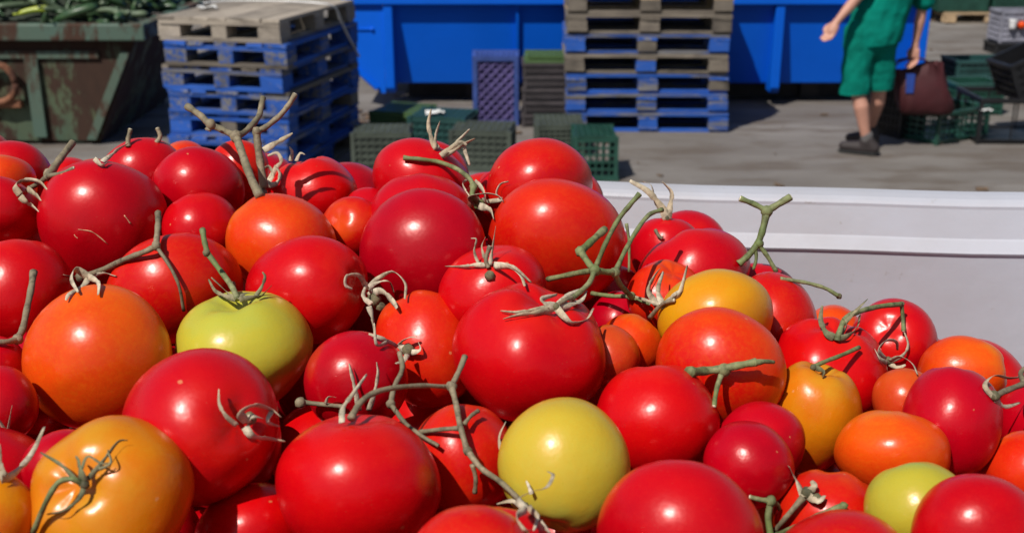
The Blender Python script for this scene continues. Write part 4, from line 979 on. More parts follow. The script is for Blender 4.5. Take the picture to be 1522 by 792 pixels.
 ('k',0.00572,0.0,[[-0.0902,0.7014,1.5394]]),
 ('k',0.00396,0.0,[[-0.0858,0.7,1.5352]]),
 ('p',0.00197,0.00063,[[-0.0943,0.7013,1.5469],[-0.0891,0.7185,1.5483],[-0.0783,0.7113,1.5555],[-0.0687,0.6929,1.5545],[-0.0672,0.674,1.5504]]),
 ('p',0.00175,0.00064,[[-0.0943,0.7013,1.5469],[-0.098,0.6931,1.559],[-0.1048,0.687,1.5611],[-0.1056,0.6843,1.5558],[-0.1018,0.6868,1.5521]]),
 ('p',0.00288,0.00084,[[-0.0942,0.7062,1.5404],[-0.0847,0.6945,1.5484],[-0.0751,0.6766,1.5477],[-0.0718,0.6678,1.5465]]),
 ('p',0.00175,0.00058,[[-0.0827,0.6181,1.5666],[-0.0804,0.6156,1.5593],[-0.0796,0.6125,1.5501]]),
 ('p',0.00175,0.00068,[[-0.0943,0.7013,1.5469],[-0.0896,0.7141,1.547],[-0.082,0.7187,1.5463],[-0.0792,0.7227,1.5363]]),
 ('p',0.00195,0.00066,[[-0.0906,0.6902,1.5407],[-0.0958,0.6919,1.5457],[-0.094,0.7005,1.5518]]),
]),
(0,'long branching dry vine stem across the lower middle of the heap','t',[
 ('s',0.0022,0.00157,[[-0.0751,0.483,1.5616],[-0.0724,0.493,1.5644],[-0.0666,0.5034,1.5652],[-0.0574,0.515,1.5627],[-0.0446,0.5293,1.5572],[-0.0315,0.5432,1.55]]),
 ('k',0.00293,0.0,[[-0.0311,0.5363,1.5536]]),
 ('s',0.0019,0.00214,[[-0.0311,0.5363,1.5536],[-0.0277,0.5473,1.557],[-0.0249,0.5582,1.5607]]),
 ('s',0.00207,0.00197,[[-0.0311,0.5363,1.5536],[-0.0282,0.5241,1.5495],[-0.0256,0.5096,1.5448],[-0.022,0.5005,1.5362]]),
 ('k',0.00246,0.0,[[-0.0217,0.5001,1.5357]]),
 ('s',0.00197,0.00171,[[-0.0217,0.5001,1.5357],[-0.0146,0.4911,1.531],[-0.006,0.4792,1.5311],[0.0009,0.468,1.5304],[0.0047,0.4656,1.5269]]),
 ('s',0.00166,0.00153,[[-0.0262,0.5082,1.544],[-0.0354,0.5118,1.5415],[-0.0467,0.5217,1.535]]),
 ('s',0.00133,0.00136,[[-0.0236,0.5113,1.5447],[-0.0205,0.5178,1.5459],[-0.017,0.5232,1.5462]]),
 ('s',0.00148,0.00149,[[-0.0194,0.498,1.5295],[-0.0178,0.4981,1.522],[-0.0183,0.4987,1.5135]]),
 ('p',0.00156,0.0005,[[-0.0788,0.4782,1.5619],[-0.0798,0.4904,1.5636],[-0.0771,0.5037,1.5643],[-0.0726,0.5243,1.5657]]),
 ('p',0.0017,0.00057,[[-0.0859,0.5837,1.5169],[-0.0875,0.5827,1.5298],[-0.09,0.5873,1.5392],[-0.0914,0.5909,1.5426]]),
 ('p',0.00171,0.00057,[[-0.0808,0.5849,1.5163],[-0.0771,0.5828,1.5273],[-0.0751,0.588,1.5373],[-0.0761,0.5926,1.5426]]),
]),
(0,'thin dry stem crossing behind the long branching stem','t',[
 ('s',0.00186,0.00194,[[-0.062,0.5826,1.5526],[-0.0596,0.5706,1.5482],[-0.0627,0.5566,1.5439],[-0.0635,0.5446,1.5397]]),
 ('k',0.00264,0.0,[[-0.0635,0.5446,1.5397]]),
 ('s',0.00176,0.00116,[[-0.0635,0.5446,1.5397],[-0.0548,0.5292,1.5365],[-0.0449,0.5158,1.5357],[-0.0362,0.5059,1.5356]]),
]),
(0,'short dry stem piece lying left of the long branching stem','t',[
 ('s',0.00211,0.00151,[[-0.1215,0.5923,1.5182],[-0.11,0.5919,1.5171],[-0.095,0.5844,1.5191]]),
 ('k',0.00322,0.0,[[-0.1192,0.5851,1.5212]]),
 ('p',0.00095,0.00038,[[-0.1054,0.5879,1.5191],[-0.1033,0.5858,1.5242],[-0.0985,0.5841,1.525]]),
]),
(46,None,'d',[
 ('k',0.00496,0.0,[[-0.0637,0.6497,1.5259]]),
 ('p',0.00248,0.00062,[[-0.0649,0.6491,1.5262],[-0.0691,0.6505,1.5292],[-0.0638,0.6488,1.5343],[-0.0581,0.65,1.5347]]),
 ('p',0.0018,0.00058,[[-0.0683,0.6278,1.5369],[-0.0746,0.6156,1.5471],[-0.0829,0.6141,1.5511]]),
 ('p',0.00185,0.00062,[[-0.0622,0.6468,1.5254],[-0.0563,0.6455,1.5277],[-0.0573,0.6489,1.5316]]),
 ('p',0.00137,0.00038,[[-0.0722,0.6143,1.5459],[-0.0772,0.6043,1.5484],[-0.0788,0.6082,1.5601]]),
 ('p',0.00177,0.00058,[[-0.061,0.6169,1.5372],[-0.0626,0.6089,1.5364],[-0.0665,0.6011,1.5381]]),
]),
(52,None,'t',[
 ('k',0.00373,0.0,[[-0.1209,0.4781,1.564]]),
 ('p',0.00138,0.00031,[[-0.1257,0.4716,1.5638],[-0.1297,0.4696,1.5696],[-0.1329,0.4719,1.5745],[-0.1338,0.4764,1.5798]]),
 ('p',0.00232,0.00063,[[-0.1214,0.4745,1.5637],[-0.1227,0.4692,1.5711],[-0.1177,0.4746,1.5725],[-0.1129,0.4848,1.5655],[-0.1078,0.4836,1.562]]),
 ('p',0.00216,0.00063,[[-0.1224,0.4728,1.5625],[-0.1187,0.4716,1.5583],[-0.1132,0.4818,1.5517],[-0.1062,0.4814,1.5505]]),
 ('p',0.00126,0.00032,[[-0.1124,0.4855,1.5645],[-0.1132,0.4791,1.5621],[-0.1096,0.4872,1.5553]]),
 ('p',0.00169,0.00047,[[-0.1217,0.4737,1.5655],[-0.1182,0.4726,1.5681],[-0.1145,0.4772,1.5645]]),
]),
(53,None,'g',[
 ('s',0.00171,0.00158,[[-0.1819,0.4301,1.5568],[-0.1853,0.4282,1.5604],[-0.191,0.4278,1.5593],[-0.1958,0.4249,1.5526],[-0.2047,0.4272,1.5357]]),
 ('k',0.00257,0.0,[[-0.1813,0.43,1.5568]]),
 ('p',0.00128,0.00043,[[-0.1813,0.43,1.5568],[-0.1823,0.4252,1.5531],[-0.1888,0.4242,1.5479],[-0.1982,0.428,1.5437]]),
 ('p',0.002,0.00043,[[-0.1811,0.4299,1.5582],[-0.1822,0.43,1.5632],[-0.1849,0.4352,1.5655],[-0.1871,0.4382,1.5659]]),
 ('p',0.00128,0.00029,[[-0.18,0.4306,1.5591],[-0.1755,0.4323,1.5639],[-0.173,0.4377,1.5668],[-0.1701,0.444,1.5699],[-0.1665,0.4455,1.5698]]),
 ('p',0.00086,0.00029,[[-0.1773,0.4319,1.5622],[-0.1704,0.4329,1.5655],[-0.1732,0.439,1.5686]]),
 ('p',0.00071,0.00029,[[-0.1822,0.43,1.5632],[-0.1802,0.4341,1.568],[-0.174,0.4319,1.566],[-0.1713,0.4338,1.565]]),
 ('p',0.00114,0.0003,[[-0.1852,0.4306,1.5591],[-0.1937,0.4376,1.5623],[-0.209,0.4537,1.5596]]),
]),
(0,'pale dry sepals over the dark tomato at the bottom left edge','d',[
 ('p',0.00204,0.00064,[[-0.2209,0.4391,1.5543],[-0.2196,0.448,1.552],[-0.2196,0.4669,1.5512],[-0.2228,0.4917,1.553]]),
 ('p',0.00183,0.00055,[[-0.2777,0.5549,1.4944],[-0.2718,0.5561,1.4979],[-0.2747,0.5608,1.5118],[-0.278,0.559,1.5249]]),
 ('p',0.00165,0.00055,[[-0.2776,0.5544,1.4988],[-0.2754,0.558,1.5092],[-0.2717,0.5648,1.5293]]),
 ('p',0.00205,0.00073,[[-0.2247,0.447,1.567],[-0.223,0.4442,1.5587],[-0.2206,0.4427,1.5543]]),
 ('k',0.00235,0.0,[[-0.2222,0.4435,1.5538]]),
]),
(41,None,'d',[
 ('k',0.00267,0.0,[[0.006,0.4692,1.5233]]),
 ('p',0.0016,0.00044,[[0.0056,0.3983,1.5639],[0.0024,0.4064,1.5634],[0.0086,0.4171,1.561],[0.0144,0.4258,1.5579],[0.0176,0.4357,1.5581],[0.0154,0.4404,1.5575]]),
 ('p',0.00173,0.00052,[[0.0056,0.3983,1.5639],[0.0018,0.3904,1.5651],[0.0044,0.3813,1.5652],[0.0075,0.3855,1.5621]]),
 ('p',0.00168,0.00054,[[0.0065,0.4197,1.5512],[0.0102,0.4121,1.5526],[0.0089,0.4015,1.5522]]),
 ('p',0.00127,0.00041,[[0.0071,0.4238,1.5501],[0.0118,0.4097,1.5509],[0.0157,0.4083,1.5467]]),
 ('p',0.00157,0.00048,[[0.0047,0.4694,1.5239],[-0.0003,0.474,1.5234],[-0.0074,0.4835,1.5163]]),
 ('p',0.00108,0.00031,[[0.009,0.4642,1.5326],[0.0077,0.4662,1.5356],[0.0065,0.4684,1.5372]]),
 ('p',0.00101,0.00034,[[-0.0057,0.5144,1.5289],[-0.0064,0.5187,1.5342],[-0.0031,0.5211,1.5413]]),
]),
(0,'thick grey green stem with a white cut end on the orange tomato','g',[
 ('s',0.00366,0.00278,[[0.0964,0.5716,1.5458],[0.1068,0.5807,1.5426],[0.1157,0.5811,1.5436],[0.1249,0.5796,1.5463],[0.1347,0.5805,1.5479]]),
 ('s',0.00259,0.00131,[[0.1329,0.5791,1.5481],[0.1393,0.5814,1.5479],[0.1456,0.5857,1.5456]]),
 ('k',0.0041,0.0,[[0.1173,0.5815,1.5426]]),
 ('s',0.00224,0.00163,[[0.1166,0.5814,1.5418],[0.1128,0.5743,1.5357],[0.1088,0.56,1.5308]]),
]),
(25,None,'g',[
 ('s',0.00247,0.00221,[[0.1989,0.6487,1.5326],[0.2009,0.6514,1.5377],[0.2079,0.6635,1.5418],[0.2205,0.6753,1.5418],[0.2379,0.6897,1.5396],[0.2558,0.7036,1.5357]]),
 ('k',0.00243,0.0,[[0.2558,0.7036,1.5357]]),
 ('s',0.00177,0.00176,[[0.2558,0.7036,1.5357],[0.2575,0.703,1.5265],[0.2568,0.6969,1.5194]]),
 ('p',0.00268,0.00063,[[0.1974,0.6497,1.534],[0.1928,0.6519,1.5366],[0.193,0.6664,1.5389],[0.194,0.6696,1.5476]]),
 ('p',0.00145,0.00042,[[0.2047,0.6571,1.5399],[0.2121,0.6597,1.5478],[0.2196,0.6621,1.5548]]),
 ('p',0.00226,0.00064,[[0.1997,0.6487,1.5335],[0.2061,0.6488,1.5361],[0.2144,0.6608,1.5366],[0.2198,0.6747,1.5393]]),
 ('p',0.00165,0.00062,[[0.1999,0.6496,1.534],[0.2063,0.6567,1.5391],[0.2038,0.6583,1.5439]]),
]),
(28,None,'g',[
 ('s',0.00176,0.00163,[[0.1749,0.6114,1.5315],[0.1821,0.6154,1.5327],[0.1958,0.6278,1.5317],[0.2105,0.6411,1.5313]]),
 ('p',0.00176,0.00058,[[0.1759,0.6094,1.532],[0.1788,0.6025,1.5325],[0.1777,0.6005,1.53]]),
 ('k',0.00234,0.0,[[0.1748,0.6096,1.5318]]),
]),
(26,None,'d',[
 ('k',0.00356,0.0,[[0.2486,0.6961,1.4987]]),
 ('p',0.00168,0.00065,[[0.2337,0.6595,1.5154],[0.2258,0.6507,1.5255],[0.2348,0.6638,1.5264],[0.2439,0.6724,1.5219],[0.2475,0.6784,1.5138]]),
 ('p',0.00155,0.00066,[[0.2491,0.6948,1.4982],[0.256,0.691,1.5047],[0.2596,0.6933,1.5113],[0.2569,0.6975,1.5201]]),
 ('p',0.00145,0.00059,[[0.2327,0.6492,1.5189],[0.2355,0.6396,1.5258],[0.2381,0.6259,1.5273],[0.2372,0.6134,1.5259]]),
 ('p',0.00167,0.00062,[[0.2322,0.6519,1.516],[0.2253,0.6451,1.5225],[0.2221,0.6475,1.5278]]),
 ('p',0.00178,0.00066,[[0.2492,0.6949,1.4973],[0.2538,0.6918,1.4957],[0.2585,0.6908,1.4981]]),
]),
(35,None,'t',[
 ('s',0.00219,0.00229,[[0.2604,0.5639,1.5345],[0.2716,0.5732,1.5342],[0.2863,0.5847,1.533],[0.2969,0.5938,1.533]]),
 ('k',0.00365,0.0,[[0.2619,0.5658,1.5344]]),
 ('p',0.00146,0.00058,[[0.2604,0.5639,1.5345],[0.2563,0.5666,1.5405],[0.2663,0.5788,1.5406],[0.2815,0.5916,1.5332],[0.296,0.6045,1.529]]),
 ('p',0.00164,0.00057,[[0.2622,0.564,1.5329],[0.2716,0.572,1.525],[0.2858,0.585,1.5213]]),
 ('s',0.00188,0.00192,[[0.2863,0.5847,1.533],[0.2875,0.593,1.5358],[0.2943,0.5996,1.5367]]),
]),
(0,'green stem pieces and a tan dried calyx at the bottom by the lime tomato','g',[
 ('k',0.00302,0.0,[[0.1294,0.5037,1.506]]),
 ('s',0.00235,0.00218,[[0.1294,0.5037,1.506],[0.128,0.5011,1.4984],[0.1294,0.4976,1.4882]]),
 ('s',0.00202,0.00151,[[0.1294,0.5037,1.506],[0.1237,0.5028,1.5073],[0.1184,0.5032,1.5086]]),
 ('s',0.00185,0.00136,[[0.1294,0.5037,1.506],[0.1337,0.5068,1.5019],[0.135,0.5082,1.4988]]),
 ('s',0.0017,0.00197,[[0.1321,0.5032,1.4863],[0.1402,0.4927,1.4982],[0.1503,0.4887,1.5074],[0.161,0.4905,1.5108]]),
 ('k',0.00229,0.0,[[0.1616,0.4905,1.5108]]),
]),
(36,None,'t',[
 ('s',0.0017,0.00217,[[0.1332,0.5058,1.4878],[0.1375,0.4991,1.5011],[0.1446,0.5011,1.5098]]),
 ('k',0.00402,0.0,[[0.1472,0.5037,1.5106]]),
 ('p',0.002,0.00067,[[0.1446,0.5011,1.5098],[0.1444,0.5119,1.5113],[0.1416,0.5132,1.5159],[0.1386,0.5108,1.5217]]),
 ('p',0.00234,0.00084,[[0.147,0.503,1.5102],[0.1498,0.5024,1.5151],[0.1497,0.5075,1.5153]]),
 ('p',0.00217,0.00083,[[0.1469,0.5023,1.5099],[0.1502,0.4948,1.5112],[0.1542,0.498,1.5124]]),
 ('k',0.00299,0.0,[[0.1507,0.4989,1.5104]]),
]),
(21,None,'d',[
 ('p',0.00243,0.00067,[[0.0952,0.7049,1.5352],[0.0899,0.7081,1.5435],[0.0937,0.713,1.5512],[0.099,0.7212,1.5549]]),
 ('p',0.00231,0.00066,[[0.0935,0.6674,1.5493],[0.0929,0.6847,1.5529],[0.0988,0.7059,1.5574]]),
 ('p',0.00208,0.00064,[[0.0994,0.6631,1.5536],[0.104,0.6627,1.5608],[0.1119,0.6909,1.567]]),
 ('p',0.0017,0.00062,[[0.0939,0.6758,1.5435],[0.0991,0.662,1.5567],[0.1024,0.6628,1.5599]]),
 ('p',0.00149,0.00044,[[0.0948,0.6764,1.545],[0.0866,0.6936,1.5423],[0.0802,0.7068,1.5402]]),
 ('s',0.00192,0.00166,[[0.0874,0.6765,1.5368],[0.0935,0.6674,1.5493],[0.0998,0.66,1.5548]]),
 ('k',0.00337,0.0,[[0.0948,0.6706,1.5472]]),
]),
(5,None,'x',[
 ('p',0.00071,0.00048,[[-0.3072,0.7754,1.5652],[-0.2987,0.775,1.5638],[-0.2935,0.7753,1.5597],[-0.2881,0.7768,1.5533]]),
 ('p',0.00069,0.00047,[[-0.3141,0.7421,1.5609],[-0.314,0.7519,1.5622],[-0.3124,0.7639,1.5623]]),
 ('p',0.00096,0.00072,[[-0.2763,0.7842,1.5731],[-0.2744,0.7845,1.57],[-0.2725,0.785,1.5663]]),
]),
]
HIDDEN = [[-0.4144,0.4037,1.5041,0.0402],[-0.4059,0.5725,1.5151,0.0373],[0.2346,0.2978,1.4948,0.0365],[-0.4985,1.0372,1.5489,0.0357],[-0.4697,0.808,1.5553,0.0364],[0.3498,0.5388,1.4866,0.0373],[0.4211,0.377,1.4993,0.0407],[-0.4804,0.6539,1.5075,0.0348],[0.0467,0.9924,1.5214,0.0381],[0.3201,0.4182,1.4939,0.0373],[0.0824,0.2898,1.5107,0.037],[-0.1603,0.3936,1.4929,0.0378],[0.4998,0.3235,1.4765,0.0378],[0.0163,0.3376,1.5035,0.037],[-0.2339,0.3706,1.5096,0.0384],[-0.1732,0.3169,1.4976,0.0343],[-0.3129,1.0544,1.5352,0.0331],[-0.17,0.597,1.4881,0.0368],[-0.3807,1.0119,1.5277,0.0334],[-0.0838,0.4116,1.5024,0.035],[-0.4252,0.7122,1.5151,0.0396],[-0.4419,0.2557,1.5212,0.0335],[-0.2929,0.2394,1.4947,0.0346],[0.4502,0.2442,1.5083,0.0364],[0.2853,0.2336,1.4849,0.0347],[-0.3843,0.4793,1.514,0.0335],[-0.3528,0.355,1.5161,0.0378],[0.1438,0.2559,1.4891,0.0331],[0.146,0.3684,1.494,0.037],[-0.0009,0.274,1.5196,0.0355],[-0.3349,0.5578,1.5158,0.0336],[-0.2844,0.4439,1.5085,0.0383],[-0.3644,0.2153,1.5014,0.0364],[-0.4832,0.9035,1.5582,0.0359],[-0.2273,0.9548,1.5315,0.0333],[0.467,0.4748,1.4716,0.034],[-0.4965,0.4807,1.5142,0.0397],[-0.4961,0.3021,1.5186,0.0338],[0.4971,0.5376,1.4881,0.0418],[0.3034,0.3333,1.4797,0.0414],[0.184,0.8089,1.493,0.0367],[0.3819,0.3064,1.4886,0.0399],[-0.1422,0.9745,1.5261,0.0415],[-0.3774,0.6446,1.5136,0.0349],[0.0206,0.6928,1.497,0.0335],[-0.1606,0.2274,1.4974,0.033],[-0.0764,1.026,1.5363,0.0372],[0.4139,0.5613,1.4656,0.0357],[-0.2484,0.2881,1.5099,0.0357],[0.3681,0.2157,1.5071,0.0376],[0.2158,0.204,1.4833,0.0383],[0.0426,0.2144,1.4976,0.033],[0.2171,0.3894,1.4814,0.0392],[-0.3739,0.2879,1.4956,0.0338],[-0.1034,0.3016,1.5034,0.0333],[-0.0649,0.2226,1.5013,0.0406],[-0.2322,1.0234,1.5258,0.0379],[0.1432,0.8965,1.4937,0.0342],[-0.4868,0.2029,1.4991,0.0354],[0.263,0.4622,1.4995,0.0331],[-0.2977,0.9885,1.5347,0.037],[0.1487,0.4381,1.4955,0.038],[-0.4429,0.9794,1.5471,0.0364],[-0.4962,0.7218,1.5173,0.0356],[-0.024,0.9493,1.5243,0.0388],[0.3982,0.4734,1.4782,0.0387],[0.4836,0.4107,1.4849,0.0348],[-0.2775,0.5319,1.4922,0.0375],[-0.4984,0.5656,1.4937,0.0403],[-0.4321,0.3198,1.515,0.0338],[-0.4858,0.3955,1.5187,0.0332],[0.076,0.5086,1.4804,0.0369],[-0.2238,0.2074,1.506,0.0352],[0.3173,0.7181,1.4672,0.035],[-0.3108,0.6837,1.4884,0.0354],[-0.0746,0.9317,1.479,0.0349],[-0.1379,0.7538,1.4637,0.0402],[0.3836,0.6117,1.4128,0.0351],[-0.4609,0.753,1.4661,0.0349],[-0.1173,1.0477,1.4702,0.0346],[-0.4952,0.9717,1.497,0.0343],[0.1311,0.5237,1.4196,0.0411],[-0.1981,0.5356,1.4545,0.0361],[-0.3033,0.8842,1.4902,0.0396],[0.2898,0.4875,1.4433,0.035],[0.3131,0.5851,1.4095,0.0391],[0.0576,0.7518,1.4459,0.0362],[-0.341,0.3213,1.4408,0.0398],[0.1267,0.718,1.4405,0.0388],[-0.1654,0.9158,1.4687,0.0344],[-0.0456,0.8075,1.4718,0.033],[-0.0429,0.532,1.4573,0.0367],[0.1531,0.6057,1.4342,0.0363],[0.2089,0.7346,1.4448,0.0357],[0.1588,0.986,1.4791,0.0375],[-0.4151,0.9553,1.4907,0.0345],[-0.3518,0.6552,1.437,0.0404],[0.297,0.8223,1.4347,0.0338],[0.4876,0.6866,1.4275,0.0343],[0.0096,0.4362,1.4606,0.0408],[-0.0123,0.6185,1.4535,0.0332],[-0.109,0.4629,1.4427,0.0373],[0.1562,0.306,1.4416,0.038],[-0.0188,0.8777,1.4852,0.0414],[-0.4545,0.3121,1.4552,0.0349],[0.081,0.3965,1.4423,0.0376],[-0.3669,0.8071,1.4848,0.0381],[-0.2397,0.4671,1.4461,0.0339],[0.4388,0.2724,1.4377,0.0367],[0.2586,0.6721,1.4351,0.0383],[-0.2475,0.8372,1.4794,0.0338],[-0.3763,0.8852,1.5029,0.0394],[-0.1719,0.8494,1.4659,0.034],[-0.4639,0.3896,1.4421,0.0396],[0.2214,0.8205,1.4407,0.0334],[-0.0947,0.859,1.4696,0.0417],[-0.3213,0.4783,1.4385,0.0332],[-0.4376,0.5387,1.4609,0.036],[-0.4698,0.464,1.4404,0.0391],[-0.07,0.7063,1.444,0.0383],[-0.1208,0.6491,1.4535,0.0343],[0.3384,0.2768,1.4349,0.0364],[-0.3084,0.5705,1.4392,0.0348],[-0.3721,0.4183,1.4452,0.0365],[-0.2688,0.7651,1.4578,0.0403],[-0.4445,0.8474,1.4846,0.0413],[0.2319,0.5316,1.4322,0.0358],[0.4684,0.3664,1.4304,0.0349],[-0.391,0.7312,1.4542,0.0356],[0.0662,0.6294,1.4361,0.0337],[0.4942,0.2023,1.4555,0.0359],[-0.4291,0.6207,1.4556,0.0406],[-0.226,0.6908,1.4702,0.039],[0.3262,0.6551,1.4213,0.0347],[0.0302,0.5627,1.4453,0.0334],[0.3572,0.3994,1.4326,0.0373],[0.4788,0.6067,1.4244,0.0369],[0.4333,0.4397,1.4279,0.0358],[0.0951,0.2033,1.4404,0.0389],[-0.2018,0.2205,1.4439,0.0341],[0.2034,0.8885,1.4466,0.0364],[0.2271,0.4436,1.4358,0.0344],[-0.2909,0.3731,1.4546,0.0367],[0.0721,0.8368,1.4798,0.0389],[-0.232,0.6208,1.4409,0.0412],[0.0653,1.0215,1.4619,0.0336],[-0.0405,1.0563,1.4745,0.0402],[0.3319,0.2024,1.4329,0.0375],[0.3484,0.77,1.4219,0.0411],[-0.0801,0.351,1.4583,0.0355],[-0.12,0.5413,1.4512,0.0399],[-0.1127,0.2676,1.447,0.0375],[0.409,0.3375,1.4312,0.0339],[0.085,0.3174,1.4446,0.0352],[0.1364,0.8385,1.4389,0.0361],[-0.0034,0.2466,1.4603,0.034],[-0.3426,0.971,1.4828,0.0344],[-0.443,1.0535,1.4922,0.0378],[0.0763,0.9087,1.4939,0.036],[0.4273,0.7128,1.4155,0.0363],[-0.0108,0.7514,1.465,0.0376],[0.2793,0.3929,1.4385,0.0363],[0.2221,0.2982,1.4288,0.034],[0.3569,0.4871,1.4163,0.033],[0.3909,0.8395,1.3885,0.0308],[-0.0773,0.6492,1.3928,0.0313],[0.1044,0.8996,1.409,0.0261],[-0.2501,0.7188,1.4064,0.0315],[0.2813,0.7258,1.4016,0.0304],[-0.4,1.0275,1.4324,0.0261],[0.3791,0.7071,1.3763,0.0282],[-0.264,0.9859,1.4623,0.0308],[-0.3541,0.9135,1.4401,0.0328],[0.0173,0.6579,1.408,0.0301],[0.3398,0.8817,1.3932,0.0321],[0.2362,0.9873,1.4279,0.0311],[0.353,0.9768,1.3974,0.0282],[-0.1728,0.805,1.4157,0.0318],[-0.1806,0.588,1.4207,0.0274],[0.1743,0.9588,1.4086,0.0275],[0.0921,0.9559,1.4421,0.027],[-0.22,0.6651,1.3933,0.026],[-0.2337,0.9244,1.4542,0.0308],[0.1748,1.0419,1.4024,0.0328],[0.2124,0.696,1.3895,0.0321],[0.1048,0.7735,1.4061,0.0287],[-0.1532,0.6296,1.4031,0.0286],[-0.2111,1.0305,1.4346,0.0287],[0.2772,0.678,1.3746,0.028],[0.2754,0.8827,1.4179,0.0301],[0.0087,0.9586,1.4241,0.031],[-0.1881,0.7411,1.4093,0.0284],[-0.094,0.5843,1.4157,0.0262],[-0.316,0.8208,1.4305,0.0298],[-0.4502,0.9507,1.4346,0.0319],[0.077,0.8232,1.4181,0.0293],[-0.3317,1.04,1.4328,0.0263],[0.1754,0.7611,1.3923,0.0274],[-0.1598,0.9715,1.4437,0.0306],[0.0069,1.0187,1.4349,0.0281],[-0.0901,0.782,1.4205,0.03],[0.0969,1.0385,1.4133,0.0297],[0.2335,0.9192,1.396,0.0293],[0.0585,0.6915,1.4051,0.0261],[0.2857,0.9426,1.4157,0.0287],[-0.4583,1.0133,1.4339,0.0338],[0.1718,0.6478,1.3809,0.0274],[-0.1673,0.6869,1.4271,0.0274],[-0.287,0.669,1.4204,0.028],[0.4104,0.76,1.3796,0.0262],[0.2586,0.8341,1.3865,0.0336],[-0.3687,0.8475,1.4331,0.0269],[-0.3433,0.7319,1.4156,0.0293],[-0.2353,0.8252,1.4191,0.0262],[-0.0618,0.9791,1.4284,0.0298],[-0.3069,0.6259,1.3967,0.0264],[0.1919,0.8499,1.3927,0.0317],[-0.4173,0.7992,1.4366,0.027],[0.0244,0.8049,1.4491,0.0289],[0.2283,0.5977,1.4041,0.0335],[-0.0956,0.9216,1.4268,0.0262],[-0.261,1.054,1.4556,0.0309],[0.0057,0.8953,1.4279,0.026],[0.4071,0.9089,1.39,0.0288],[0.2376,0.7746,1.377,0.0321],[-0.2967,0.9467,1.4298,0.0284],[0.1068,0.6399,1.392,0.0272],[-0.4403,0.8946,1.4372,0.0271],[0.0049,0.7138,1.4166,0.0275],[-0.0365,0.9268,1.4257,0.0279]]
